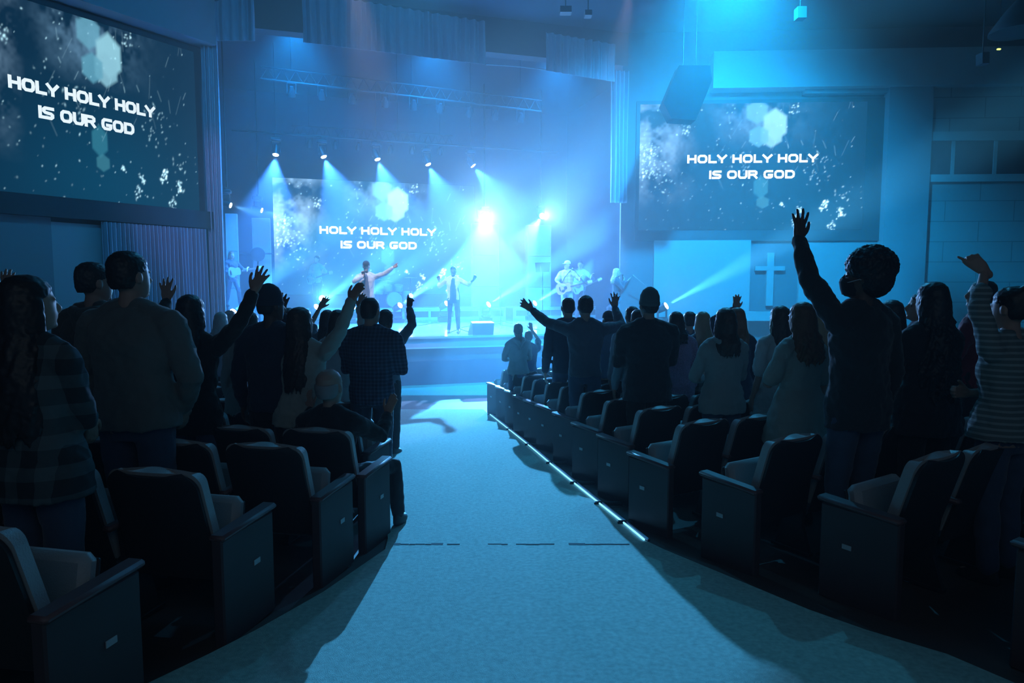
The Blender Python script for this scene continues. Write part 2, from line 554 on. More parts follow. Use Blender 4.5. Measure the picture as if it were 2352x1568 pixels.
sbox(U0, U1, -0.03, 0.12, STZ - 0.30, STZ - 0.27, 'nosing', mat('pale_nosing', (0.7, 0.7, 0.8), 0.4), stage)
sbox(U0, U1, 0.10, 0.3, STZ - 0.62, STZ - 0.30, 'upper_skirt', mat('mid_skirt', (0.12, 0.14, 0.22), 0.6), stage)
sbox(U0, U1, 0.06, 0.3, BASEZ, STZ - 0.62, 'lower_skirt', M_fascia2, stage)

# ------------------------------------------------------------------ proscenium and stage house
HZ = 7.75
struct(sbox(UL - 1.0, UR + 0.6, PV + 0.1, PV + 0.5, HZ, 9.4, 'wall_proscenium', M_dark))
struct(sbox(UL - 6.0, UL - 0.35, PV + 0.15, PV + 0.4, BASEZ, 9.4, 'wall_stage_left', M_dark))
struct(sbox(UL - 2.2, UR + 2.4, VB, VB + 0.2, BASEZ, 9.4, 'wall_back', M_cyc))
struct(sbox(UL - 2.2, UL - 2.0, PV + 0.4, VB, BASEZ, 9.4, 'wall_wing_left', M_cyc))
struct(sbox(UR + 2.2, UR + 2.4, PV + 0.9, VB, BASEZ, 9.4, 'wall_wing_right', M_cyc))

def pleats(P0, P1, z0, z1, n, depth, name, m, zfun=None, taper=0.0, seg=6, rows=8):
    """pleated drape hanging between two floor points, as a thin folded cloth"""
    a, b = Vector(P0), Vector(P1)
    d = (b - a); L = d.length; d.normalize()
    nn = Vector((0, 0, 1)).cross(d)
    grid = []
    rnd = random.Random(int(L * 1000) + n)
    ph = [rnd.uniform(0.7, 1.3) for _ in range(n + 1)]
    for i in range(rows + 1):
        t = i / rows
        row = []
        for k in range(n * seg + 1):
            s = k / (n * seg)
            q = k // seg
            w = math.sin(2 * math.pi * k / seg) * depth * ph[min(q, n)] * (1 + 0.25 * math.sin(3 * t + q))
            za = z0 if zfun is None else zfun(s)[0]
            zb = z1 if zfun is None else zfun(s)[1]
            p = a + d * (L * s + 0.15 * depth * math.sin(5 * t + q)) + nn * w
            row.append((p.x, p.y, za + (zb - za) * t))
        grid.append(row)
    mb = MB(); mb.sheet(grid, 0.012)
    return mb.build(name, m)
# tall side leg at the left of the opening
a, b = on_v(481, 600, PV - 0.1), on_v(516, 600, PV - 0.1)
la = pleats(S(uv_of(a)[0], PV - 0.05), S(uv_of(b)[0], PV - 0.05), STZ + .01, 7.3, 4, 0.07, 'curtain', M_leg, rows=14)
tag(la, 'tall narrow lavender pleated curtain at the left edge of the stage opening', 'curtain')
a, b = on_v(1406, 400, PV - 0.1), on_v(1442, 400, PV - 0.1)
zt = on_v(1424, 466, PV).z
ra = pleats(S(uv_of(a)[0], PV - 0.05), S(uv_of(b)[0], PV - 0.05), zt, 7.55, 4, 0.07, 'curtain', mat('darkened_lavender_drape', (0.28, 0.25, 0.33), 0.85), rows=14)  # darker copy of the left leg's cloth, offsetting the added hall light
tag(ra, 'narrow pleated curtain hanging at the right edge of the stage opening', 'curtain')
# valances: bottoms read from the photograph on the plane of the opening
def valance(x0, y0t, y0b, x1, y1t, y1b, n, m, label, v=PV - 0.12):
    A, B = on_v(x0, y0b, v), on_v(x1, y1b, v)
    At, Bt = on_v(x0, y0t, v), on_v(x1, y1t, v)
    ua, ub = uv_of(A)[0], uv_of(B)[0]
    o = pleats(S(ua, v), S(ub, v), 0, 0, n, 0.05, 'valance', m, zfun=lambda s: (A.z + (B.z - A.z) * s + 0.015 * math.sin(s * n * 6.28), At.z + (Bt.z - At.z) * s), rows=4)
    tag(o, label, 'valance', 'pleated valances above the stage opening')
    return o
valance(452, 20, 93, 586, -30, 94, 6, M_drape, 'dim short pleated valance above the top corner of the left screen')
valance(697, -20, 97, 1115, 50, 148, 19, M_drape, 'widest pleated valance high over the centre of the stage')
valance(1255, 74, 162, 1412, 102, 188, 9, M_drape, 'short pleated valance over the right end of the stage opening')
# shallow dark boxes between the valances and a lit rail under the gap
A, B = on_v(1117, 148, PV - 0.1), on_v(1252, 160, PV - 0.1)
mb = MB(); mb.tube([A, (A + B) / 2 + Vector((0, 0, .02)), B], 0.014)
tag(mb.build('curtain_rail', mat('rail', (0.35, 0.38, 0.42), 0.4)), 'pale rail under the gap between two valances', 'rail')

# ------------------------------------------------------------------ left wall with its screen
def on_L(px, py, off=0.0):
    d = ray(px, py); c = Vector((0, 0, CAMZ)); P = L0 + LN * off
    t = (P - c).dot(LN) / d.dot(LN)
    return c + d * t
def Ls(p): return (Vector((p[0], p[1], 0)) - L0).dot(LD)
def Lbox(s0, s1, z0, z1, d0, d1, name, m, parent=None, bev=0):
    M = Matrix.Translation(L0 + LD * (s0 + s1) / 2 + LN * (d0 + d1) / 2 + Vector((0, 0, (z0 + z1) / 2))) @ Matrix.Rotation(math.atan2(-LD.y, -LD.x), 4, 'Z')
    mb = MB(); mb.box((0, 0, 0), (abs(s1 - s0), abs(d1 - d0), abs(z1 - z0)), M, bev)
    return mb.build(name, m, parent, smooth=False)
struct(Lbox(0.0, 22, -1, 9.4, -0.4, 0, 'wall_left', mat('left_wall', (0.07, 0.08, 0.095), 0.8)))
# bulkhead above the screen
q = on_L(450, 88, 0.5)
struct(Lbox(-0.1, 15, q.z, 9.2, 0, 0.5, 'trim_4', mat('bulkhead', (0.22, 0.22, 0.24), 0.8)))
z1 = on_L(60, 492).z
def Lpanel(xa, xb, ytop, m, name, label, off=0.06):
    s0, s1 = Ls(on_L(xb, 600, off)), Ls(on_L(xa, 600, off))
    zt = on_L(xb - 2, ytop, off).z
    o = Lbox(s0, s1, floor_z(10) - 0.2, zt, 0.0, off, name, m)
    return struct(o)
Lpanel(-60, 122, 497, M_walllight, 'trim_5', '')
Lpanel(122, 238, 517, mat('grey_panel', (0.30, 0.33, 0.35), 0.85), 'trim_6', '')
sA, sB = Ls(on_L(515, 600, 0.2)), Ls(on_L(240, 600, 0.2))
cz = on_L(400, 521, 0.2).z
o = pleats(L0 + LD * sB + LN * 0.2, L0 + LD * 0.15 + LN * 0.2, floor_z(14), cz, 26, 0.055, 'curtain', mat('wall_drape', (0.40, 0.38, 0.48), 0.85), rows=10)
tag(o, 'wide pleated blue-grey curtain under the left screen beside the stage', 'curtain')
# dark ledge between screen and panels
struct(Lbox(-0.05, 15, cz + .02, on_L(470, 487, 0).z, 0, 0.22, 'trim_7', M_dark))

# ------------------------------------------------------------------ right wall with its screen
R0 = on_v(1424, 650, PV + 0.15); R0.z = 0
RX = Vector((0.99860, -0.0529, 0)).normalized()
RN = Vector((0, 0, 1)).cross(RX).normalized()      # away from the viewer
def on_R(px, py, off=0.0):
    d = ray(px, py); c = Vector((0, 0, CAMZ)); P = R0 - RN * off
    t = (P - c).dot(RN) / d.dot(RN)
    return c + d * t
def Rs(p): return (Vector((p[0], p[1], 0)) - R0).dot(RX)
def Rbox(s0, s1, z0, z1, d0, d1, name, m, parent=None, bev=0):
    """d: distance out of the wall plane towards the hall"""
    M = Matrix.Translation(R0 + RX * (s0 + s1) / 2 - RN * (d0 + d1) / 2 + Vector((0, 0, (z0 + z1) / 2))) @ Matrix.Rotation(math.atan2(RX.y, RX.x), 4, 'Z')
    mb = MB(); mb.box((0, 0, 0), (abs(s1 - s0), abs(d1 - d0), abs(z1 - z0)), M, bev)
    return mb.build(name, m, parent, smooth=bev > 0)
def Rpx(xa, ya, xb, yb, d0, d1, name, m, parent=None):
    a, b = on_R(xa, ya, d1), on_R(xb, yb, d1)
    return Rbox(Rs(a), Rs(b), b.z, a.z, d0, d1, name, m, parent)
struct(Rbox(0.0, 12, -1.2, 9.4, -0.3, 0, 'wall_front_right', mat('right_wall', (0.08, 0.095, 0.11), 0.8)))
struct(Rpx(1503, 552, 1706, 1200, 0, 0.12, 'trim_8', M_walllight))
struct(Rpx(1838, 557, 2046, 1200, 0, 0.12, 'trim_9', M_walllight))
struct(Rpx(2046, 180, 2095, 1200, 0, 0.35, 'trim_10', mat('pilaster', (0.18, 0.20, 0.22), 0.8)))
struct(Rpx(1640, 118, 2600, 188, 0, 0.5, 'trim_11', mat('upper_band', (0.26, 0.29, 0.31), 0.8)))
struct(Rpx(1850, 188, 2048, 212, 0, 0.25, 'trim_12', M_wall))
bw = Rpx(2095, 130, 2700, 1400, 0, 0.2, 'wall_block', pattern_mat('blockwork', 'block', (0.24, 0.28, 0.29), (0.11, 0.13, 0.135)))
struct(bw)
struct(Rpx(2095, 303, 2700, 317, 0, 0.30, 'trim_13', mat('band', (0.33, 0.37, 0.38), 0.8)))
struct(Rpx(2095, 401, 2700, 413, 0, 0.30, 'trim_14', MATS['band']))
for i, (xa, xb) in enumerate(((2097, 2188), (2191, 2285), (2288, 2382))):
    struct(Rpx(xa, 317, xb, 401, 0.19, 0.22, 'window_%d' % (i + 1), mat('dark_glass', (0.03, 0.04, 0.05), 0.15)))
for xa in (2188, 2285):
    struct(Rpx(xa, 317, xa + 3, 401, 0.2, 0.25, 'trim_%d' % (15 if xa < 2200 else 16), MATS['band']))
# cross
cr = empty('cross', on_R(1769, 650, 0.1))
tag(cr, 'pale wooden wall cross in the dark recess below the right screen', 'cross')
c1 = Rpx(1763, 580, 1775, 702, 0.03, 0.11, 'upright', M_walllight)
c2 = Rpx(1735, 611, 1803, 621, 0.03, 0.115, 'crossbar', M_walllight)
for c in (c1, c2):
    c.parent = cr; c.matrix_parent_inverse = Matrix.Translation(cr.location).inverted()
# low ledge under the cross
struct(Rpx(1712, 716, 1850, 737, 0, 0.4, 'trim_17', M_walllight))

# ------------------------------------------------------------------ lettering (wide bold strokes)
GL = {  # strokes in a box 1.35 wide x 1 high
 'H': (1.30, [[(0, 0), (0, 1)], [(1, 0), (1, 1)], [(0, .5), (1, .5)]]),
 'O': (1.40, [[(.25, 0), (.85, 0), (1.05, .18), (1.10, .5), (1.05, .82), (.85, 1), (.25, 1), (.05, .82), (0, .5), (.05, .18), (.25, 0)]]),
 'L': (1.12, [[(0, 1), (0, 0), (.88, 0)]]),
 'Y': (1.22, [[(-.05, 1), (.5, .42), (1.05, 1)], [(.5, .42), (.5, 0)]]),
 'I': (0.30, [[(0, 0), (0, 1)]]),
 'S': (1.18, [[(1, 1), (.18, 1), (0, .86), (0, .66), (.15, .54), (.82, .46), (.97, .34), (.97, .14), (.8, 0), (-.04, 0)]]),
 'U': (1.28, [[(0, 1), (0, .25), (.2, 0), (.82, 0), (1.02, .25), (1.02, 1)]]),
 'R': (1.25, [[(0, 0), (0, 1), (.8, 1), (1, .86), (1, .62), (.8, .46), (0, .46)], [(.62, .46), (1.02, 0)]]),
 'G': (1.36, [[(1.04, 1), (.25, 1), (.05, .82), (0, .5), (.05, .18), (.25, 0), (.85, 0), (1.03, .14), (1.03, .42), (.62, .42)]]),
 'D': (1.34, [[(0, 0), (0, 1), (.75, 1), (1, .8), (1.05, .5), (1, .2), (.75, 0), (0, 0)]]),
 ' ': (0.62, []),
 '0': (1.0, [[(0.2, 0), (.8, 0), (.8, 1), (.2, 1), (.2, 0)]]), '1': (.5, [[(.2, 0), (.2, 1)]]), '2': (1.0, [[(0, 1), (.8, 1), (.8, .5), (0, .5), (0, 0), (.8, 0)]]),
 '3': (1.0, [[(0, 1), (.8, 1), (.8, 0), (0, 0)], [(.1, .5), (.8, .5)]]), '4': (1.0, [[(0, 1), (0, .45), (.8, .45)], [(.7, 1), (.7, 0)]])}
def text_width(t): return sum(GL[c][0] + 0.13 for c in t) - 0.13 - (GL[t[-1]][0] - 1.05 if t[-1] != 'I' else 0)
def write(mb, t, x, z, h, cw, th, y, M=None):
    """strokes as flat ribbons in the xz plane at depth y"""
    for c in t:
        adv, st = GL[c]
        for line in st:
            P = [Vector((x + p[0] * cw, 0, z + th / 2 + p[1] * (h - th))) for p in line]
            closed = (P[0] - P[-1]).length < 1e-6
            n = len(P)
            Lf, Rt = [], []
            for i, p in enumerate(P):
                if closed: a = P[(i - 1) % (n - 1)]; b = P[(i + 1) % (n - 1)] if i < n - 1 else P[1]
                else: a = P[max(i - 1, 0)]; b = P[min(i + 1, n - 1)]
                d1 = (p - a).normalized() if (p - a).length > 1e-9 else (b - p).normalized()
                d2 = (b - p).normalized() if (b - p).length > 1e-9 else d1
                n1 = Vector((-d1.z, 0, d1.x)); n2 = Vector((-d2.z, 0, d2.x))
                mm = (n1 + n2)
                mm = mm.normalized() if mm.length > 1e-6 else n1
                k = th / 2 / max(0.5, mm.dot(n1))
                ext = Vector()
                if not closed and i == 0: ext = -d2 * th * 0.5
                if not closed and i == n - 1: ext = d1 * th * 0.5
                if not closed and abs(d1.z) > 0.99 and i in (0, n - 1): pass
                Lf.append(p + mm * k + ext); Rt.append(p - mm * k + ext)
            vs = [(q.x, y, q.z) for q in Lf] + [(q.x, y, q.z) for q in Rt]
            mb.add(vs, [(i, i + 1, n + i + 1, n + i) for i in range(n - 1)], M)
        x += (adv + 0.13) * cw
    return x

# ------------------------------------------------------------------ the projected picture (drops of water on glass, lens discs)
GWN, GHN = 448, 252
def picture():
    rng = np.random.RandomState(11)
    xs = (np.arange(GWN) + .5) / GWN; zs = (np.arange(GHN) + .5) / GHN
    X, Z = np.meshgrid(xs, zs)            # Z up
    img = np.zeros((GHN, GWN, 3))
    img += np.array([0.004, 0.035, 0.085])
    img += np.array([0.0, 0.05, 0.10])[None, None] * np.exp(-(((X - .6) / .45) ** 2 + ((Z - .1) / .5) ** 2))[..., None]
    def vnoise(sc, seed):
        r = np.random.RandomState(seed)
        g = r.rand(int(sc * 9 / 16) + 3, sc + 3)
        xx = X * sc; zz = Z * sc * 9 / 16
        i = zz.astype(int); j = xx.astype(int); fx = xx - j; fz = zz - i
        fx = fx * fx * (3 - 2 * fx); fz = fz * fz * (3 - 2 * fz)
        return (g[i, j] * (1 - fx) + g[i, j + 1] * fx) * (1 - fz) + (g[i + 1, j] * (1 - fx) + g[i + 1, j + 1] * fx) * fz
    n1 = vnoise(14, 1) * .5 + vnoise(34, 2) * .3 + vnoise(90, 3) * .2
    corner = np.clip(1.25 - X / .22, 0, 1) * np.clip((Z - .15) / .5, 0, 1)
    img += corner[..., None] * np.clip(n1 - .32, 0, 1)[..., None] * np.array([0.9, 1.5, 2.1])
    top = np.exp(-((X - .53) / .16) ** 2) * np.clip((Z - .62) / .3, 0, 1) * np.clip(n1 - .3, 0, 1)
    img += top[..., None] * np.array([0.5, 1.0, 1.5])
    def disc(cx, cz, r, col, sx=1.0, sq=1.0):
        dx = (X - cx) * 16 / 9 / sx; dz = (Z - cz) / sq
        a = np.arctan2(dz, dx)
        rad = r * (np.cos(math.pi / 6) / np.cos(((a + math.pi / 6) % (math.pi / 3)) - math.pi / 6)) 
        d = np.sqrt(dx * dx + dz * dz)
        m = np.clip((rad - d) / (0.22 * r) + .5, 0, 1)[..., None]
        return m, np.array(col)
    for cx, cz, r, col, sx, sq, al in ((.520, .93, .095, (.22, .62, .85), 1, 1, .8), (.600, .83, .115, (.45, .95, 1.15), .9, 1.12, .95),
                                       (.585, .75, .100, (.40, .85, 1.05), .95, 1, .85), (.530, .74, .085, (.18, .58, .80), 1, 1, .8),
                                       (.545, .34, .065, (.06, .38, .55), 1, 1.4, .6), (.555, .22, .05, (.10, .45, .6), 1.1, 1, .5)):
        m, c = disc(cx, cz, r, col, sx, sq)
        img = img * (1 - m * al) + c * m * al
    def drop(cx, cz, r, br, el=1.0, ang=0.0):
        i0 = int((cz) * GHN); j0 = int(cx * GWN); k = int(r * GHN * 2.5) + 2
        a, b, c, d = max(i0 - k, 0), min(i0 + k + 1, GHN), max(j0 - k, 0), min(j0 + k + 1, GWN)
        if a >= b or c >= d: return
        xx = (X[a:b, c:d] - cx) * 16 / 9; zz = Z[a:b, c:d] - cz
        ca, sa = math.cos(ang), math.sin(ang)
        u = xx * ca + zz * sa; v = -xx * sa + zz * ca
        m = np.exp(-((u / r) ** 2 + (v / (r * el)) ** 2))
        img[a:b, c:d] += m[..., None] * np.array([.55, .95, 1.1]) * br
    for _ in range(150):
        drop(rng.rand(), rng.rand(), rng.uniform(.0022, .0042), rng.uniform(.15, 1.0) ** 2 * 1.6, rng.uniform(.8, 1.8), rng.uniform(0, 3))
    for cx, cz, sp, n, br in ((.04, .62, .03, 60, 1.5), (.10, .45, .05, 40, 1.2), (.03, .45, .02, 30, 1.4), (.83, .19, .014, 26, 3.0), (.90, .13, .014, 20, 2.6), (.725, .16, .010, 14, 2.0),
                              (.70, .07, .012, 12, 2.0), (.86, .03, .012, 12, 2.4), (.64, .20, .008, 8, 2.4), (.91, .27, .02, 10, 1.2), (.20, .80, .02, 20, 1.5), (.68, .98, .02, 14, 1.6),
                              (.45, .55, .06, 30, .9), (.80, .45, .05, 40, 1.0), (.33, .3, .1, 20, .8)):
        for _k in range(n):
            drop(cx + rng.randn() * sp * .7, cz + rng.randn() * sp * 1.6, rng.uniform(.003, .006), br * rng.uniform(.3, 1), rng.uniform(.8, 2), rng.uniform(0, 3))
    for _ in range(26):           # faint streaks of running water
        x0, z0 = rng.uniform(.35, .95), rng.uniform(.3, 1.0); L = rng.uniform(.03, .14); a = rng.uniform(1.0, 2.2)
        for t in np.linspace(0, 1, 26):
            drop(x0 + math.cos(a) * L * t * 9 / 16, z0 + math.sin(a) * L * t, .0028, .13)
    return np.clip(img, 0, 3.0)
IMG = picture()
def screen_mesh():
    me = bpy.data.meshes.new('picture')
    xs = np.linspace(-.5, .5, GWN + 1); zs = np.linspace(-.5, .5, GHN + 1)
    X, Z = np.meshgrid(xs, zs)
    V = np.stack([X.ravel(), np.zeros(X.size), Z.ravel()], 1)
    i, j = np.meshgrid(np.arange(GHN), np.arange(GWN), indexing='ij')
    a = (i * (GWN + 1) + j).ravel()
    Q = np.stack([a, a + 1, a + GWN + 2, a + GWN + 1], 1)
    me.vertices.add(len(V)); me.vertices.foreach_set('co', V.ravel())
    me.loops.add(Q.size); me.loops.foreach_set('vertex_index', Q.ravel())
    me.polygons.add(len(Q)); me.polygons.foreach_set('loop_start', np.arange(0, Q.size, 4)); me.polygons.foreach_set('loop_total', np.full(len(Q), 4))
    me.update()
    # colours on the grid points
    P = np.pad(IMG, ((0, 1), (0, 1), (0, 0)), mode='edge')
    P[1:, 1:] = (np.pad(IMG, ((1, 0), (1, 0), (0, 0)), mode='edge')[1:, 1:] + P[1:, 1:]) / 2
    C = np.ones((P.shape[0] * P.shape[1], 4)); C[:, :3] = P.reshape(-1, 3)
    at = me.color_attributes.new('picture', 'FLOAT_COLOR', 'POINT')
    at.data.foreach_set('color', C.ravel())
    return me
PICME = screen_mesh()
def pic_mat(name, strength):
    m = bpy.data.materials.new(name); m.use_nodes = True
    nt = m.node_tree; nt.nodes.clear()
    o = nt.nodes.new('ShaderNodeOutputMaterial'); e = nt.nodes.new('ShaderNodeEmission')
    c = nt.nodes.new('ShaderNodeVertexColor'); c.layer_name = 'picture'
    e.inputs[1].default_value = strength
    nt.links.new(c.outputs[0], e.inputs[0]); nt.links.new(e.outputs[0], o.inputs[0])
    m.cycles.emission_sampling = 'NONE'
    return m
def make_screen(M, W, H, strength, tstrength, label, border, tk=(0.155, .50, .565, .44), bottom=0.0, bmat=None):
    """M: centre of the picture, x right, z up; border: left, right, bottom, top"""
    root = empty('projection_screen'); root.matrix_world = M
    tag(root, label, 'screen')
    l, r, b, t = border
    mb = MB(); mb.box(((r - l) / 2, 0.08, (t - b) / 2), (W + l + r, 0.10, H + b + t))
    mb.build('backing', bmat or M_dark, root, smooth=False)
    me = PICME.copy(); me.materials.append(pic_mat('picture_light', strength))
    p = bpy.data.objects.new('picture', me); COL.objects.link(p); p.parent = root; p.scale = (W, 1, H); p.location = (0, 0.02, 0)
    lm = emis('lyric_white_%.1f' % tstrength, (0.80, 0.93, 1.0), tstrength)
    for t_, zc in (('HOLY HOLY HOLY', tk[2]), ('IS OUR GOD', tk[3])):
        h = 0.067 * H
        cw = W * 0.57 / text_width('HOLY HOLY HOLY')
        x_ = W * (tk[1] - .5) - text_width(t_) * cw / 2 + cw * .1
        for wd_ in t_.split(' '):
            mb = MB()
            x_ = write(mb, wd_, x_, H * (zc - .5) - h / 2, h, cw, h * .26, 0.0) + (GL[' '][0] + .13) * cw
            mb.build('lyric_word', lm, root, smooth=False)
    return root
# centre screen at the back of the stage
SV = 9.3
cl, crr = on_v(625, 407, SV), on_v(1090, 430, SV)
Wc = (Vector((crr.x, crr.y, 0)) - Vector((cl.x, cl.y, 0))).length; Hc = Wc * 9 / 16
u0, u1 = uv_of(cl)[0], uv_of(crr)[0]
Mc = Matrix.Translation(S((u0 + u1) / 2, SV, cl.z - Hc / 2)) @ Matrix.Rotation(SA, 4, 'Z')
make_screen(Mc, Wc, Hc, 1.0, 1.6, 'large centre video screen with white lyrics at the back of the stage', (.02, .02, .02, .02))
# right screen
ra_, rb_ = on_R(1471, 240, .1), on_R(1993, 232, .1)
W_ = Rs(rb_) - Rs(ra_); H_ = W_ * 9 / 16
sc_ = (Rs(ra_) + Rs(rb_)) / 2
p = R0 + RX * sc_ - RN * .12 + Vector((0, 0, ra_.z - H_ / 2))
Mr = Matrix.Translation(p) @ Matrix.Rotation(math.atan2(RX.y, RX.x), 4, 'Z')
re_ = Rs(on_R(2052, 240, .1)) - Rs(rb_)
be_ = (ra_.z - H_) - on_R(2000, 552, .1).z
make_screen(Mr, W_, H_, 0.62, 1.25, 'right side screen with white lyrics on the wall above the cross', (.1, re_, be_, .1))
# left screen
a_, b_ = on_L(350, 90, .1), on_L(350, 474, .1)
sR = Ls(on_L(437, 300, .1)); sT0, sT1 = Ls(on_L(350, 240, .1)), Ls(on_L(20, 200, .1))
Wl = (sT1 - sT0) / 0.57; sC = (sT0 + sT1) / 2; Hl = a_.z - b_.z
p = L0 + LD * (sC - 0.0) + LN * .12 + Vector((0, 0, (a_.z + b_.z) / 2))
Ml = Matrix.Translation(p) @ Matrix.Rotation(math.atan2(-LD.y, -LD.x), 4, 'Z')
make_screen(Ml, Wl, Hl, 0.40, 0.62, 'left side screen with white lyrics, cut by the edge of the view', (.1, .3, .12, .12))

# ------------------------------------------------------------------ denser haze rolling off the stage
hz = MB()
hz.prism([tuple(S(u, v))[:2] for u, v in ((UL - 1.9, 1.8), (UL + .2, -.5), (-6.0, -7.0), (8.5, -8.5), (12.5, -4.5), (UR + 8, -.8), (UR + .4, 1.9), (UR + 1.5, VB - .1), (UL - 1.9, VB - .1))], BASEZ + .01, 8.6, 'z')
ho = hz.build('haze', smooth=False)
hm = bpy.data.materials.new('haze'); hm.use_nodes = True; hn = hm.node_tree; hn.nodes.clear()
hout = hn.nodes.new('ShaderNodeOutputMaterial'); hs = hn.nodes.new('ShaderNodeVolumeScatter')
hs.inputs['Color'].default_value = (0.9, 0.95, 1, 1); hs.inputs['Density'].default_value = 0.021; hs.inputs['Anisotropy'].default_value = 0.35
hn.links.new(hs.outputs[0], hout.inputs['Volume'])
ho.data.materials.append(hm)
tag(ho, 'pale stage haze hanging over the platform and front rows', 'haze', kind='stuff')

# ------------------------------------------------------------------ moving lights
M_body = mat('fixture_body', (0.03, 0.03, 0.035), 0.4)
M_lens = emis('lens_blue', (0.55, 0.85, 1.0), 14.0)
M_lens2 = emis('lens_pale', (0.85, 0.95, 1.0), 22.0)
def beam_head(loc, d, label, group, r=0.10, hang=True, lens=M_lens2, zb=None):
    """yoke fixture: base, two yoke arms, head with lens; d = where it points"""
    root = empty('moving_head_light', loc)
    tag(root, label, 'stage light', group)
    q = Vector(d).to_track_quat('Z', 'Y').to_matrix().to_4x4()
    h = MB(); h.rings([(0, 0, -.20, r * .5, r * .5), (0, 0, -.17, r * .9, r * .9), (0, 0, -.02, r * 1.12, r * 1.12), (0, 0, .10, r * 1.15, r * 1.15), (0, 0, .13, r * 1.08, r * 1.08)], 18, q)
    h.build('lamp_head', M_body, root)
    l = MB(); l.rings([(0, 0, .128, r, r), (0, 0, .142, r * .93, r * .93), (0, 0, .150, r * .55, r * .55)], 20, q)
    l.build('lens', lens, root)
    s = 1 if hang else -1
    y = MB()
    for k in (-1, 1): y.box((k * (r * 1.35), 0, s * .11), (.025, .09, .30), Matrix.Rotation(SA, 4, 'Z'), .01)
    y.box((0, 0, s * .27), (r * 2.9, .12, .03), Matrix.Rotation(SA, 4, 'Z'), .01)
    y.build('yoke', M_body, root)
    b = MB(); b.box((0, 0, s * .34), (.30, .24, .11), Matrix.Rotation(SA, 4, 'Z'), .025)
    if hang: b.box((0, 0, .42), (.06, .05, .10), Matrix.Rotation(SA, 4, 'Z'), .01)
    b.build('base', M_body, root)
    return root
wh = ['leftmost', 'second from left', 'middle', 'fourth from left', 'rightmost']
for i, (p, t) in enumerate(zip(TOP_PTS, TOP_DIR)):
    beam_head(p, sdir(t), 'blue moving light %s of the five hanging above the centre screen' % wh[i], 'moving lights above the centre screen', r=.085)
for p, n_ in zip(SIDE_PTS, ('half behind the left curtain edge, beaming right', 'beside the top left of the centre screen')):
    beam_head(p, sdir((1.0, -0.25, -0.33)), 'small side light ' + n_, 'side lights left of the centre screen', r=.075)
    mb = MB(); mb.tube([p + Vector((0, .1, .46)), Vector((p.x, p.y + .1, 8.6))], .02)
    tag(mb.build('drop_pipe', M_black), 'thin pipe holding the small side light ' + n_.split(',')[0], 'pipe')
beam_head(BIG, (aim - BIG), 'dazzling lamp right of the centre screen pointing into the hall', 'rear blinders', r=.17, lens=emis('lens_blinder', (0.9, 0.97, 1.0), 60.0))
beam_head(BIG2, (Vector((9, 6, 4.5)) - BIG2), 'second bright rear lamp right of the dazzling one', 'rear blinders', r=.10, lens=emis('lens_blinder2', (0.9, 0.97, 1.0), 40.0))
mb = MB()
for P_ in (BIG, BIG2): mb.tube([P_ + Vector((0, .02, .46)), Vector((P_.x, P_.y + .02, 8.6))], .03)
pp = mb
for P_, n_ in ((BIG, 'dazzling rear lamp'), (BIG2, 'second rear lamp')):
    mb = MB(); mb.tube([P_ + Vector((0, .02, .47)), Vector((P_.x, P_.y + .02, 8.6))], .03)
    tag(mb.build('drop_pipe', M_black), 'vertical pipe that carries the ' + n_, 'pipe')
names = ['far left beside the curtain', 'left of the lead singer near the star lamp', 'just left of the denim-jacket singer', 'right of the denim-jacket singer',
         'behind the singer in the pink jacket', 'behind the floor monitor', 'right of the monitor near the tall pale panel', 'behind the curly-haired singer', 'at the right end beside the boom stand']
for i, p in enumerate(FLOOR_PTS):
    zfix = p.z - STZ
    root = beam_head(p, sdir((0.62, -0.72, 0.52)), 'moving light on the stage floor, ' + names[i], 'moving lights on the stage floor', r=.10, hang=False)
    lo = p.z - .40
    if lo - STZ > .01:
        mb = MB(); M_ = Matrix.Translation((p.x, p.y, (lo + STZ) / 2)) @ Matrix.Rotation(SA, 4, 'Z'); mb.box((0, 0, 0), (.40, .36, lo - STZ - .004), M_, .01)
        tag(mb.build('equipment_case', M_body), 'black case under the floor light ' + names[i], 'case', 'cases under the floor lights')
beam_head(STAR, sdir((.3, -1, .1)), 'star-bright lamp left of the lead singer above the crowd', 'rear low lamps', r=.10, hang=False, lens=emis('lens_star', (0.9, 0.97, 1.0), 40.0))
beam_head(on_v(939, 683, 7.4), sdir((.5, -.6, .5)), 'small low lamp between the two singers', 'rear low lamps', r=.08, hang=False)
for P_, n_ in ((STAR, 'star-bright lamp'), (on_v(939, 683, 7.4), 'low lamp between the singers')):
    lo = P_.z - .40
    mb = MB(); mb.tube([(P_.x, P_.y, STZ + .02), (P_.x, P_.y, lo)], .025)
    for k in range(3):
        a = k * 2.1; mb.tube([(P_.x, P_.y, STZ + .25), (P_.x + .25 * math.cos(a), P_.y + .25 * math.sin(a), STZ + .012)], .012)
    tag(mb.build('light_stand', M_black), 'black tripod stand under the ' + n_, 'stand')
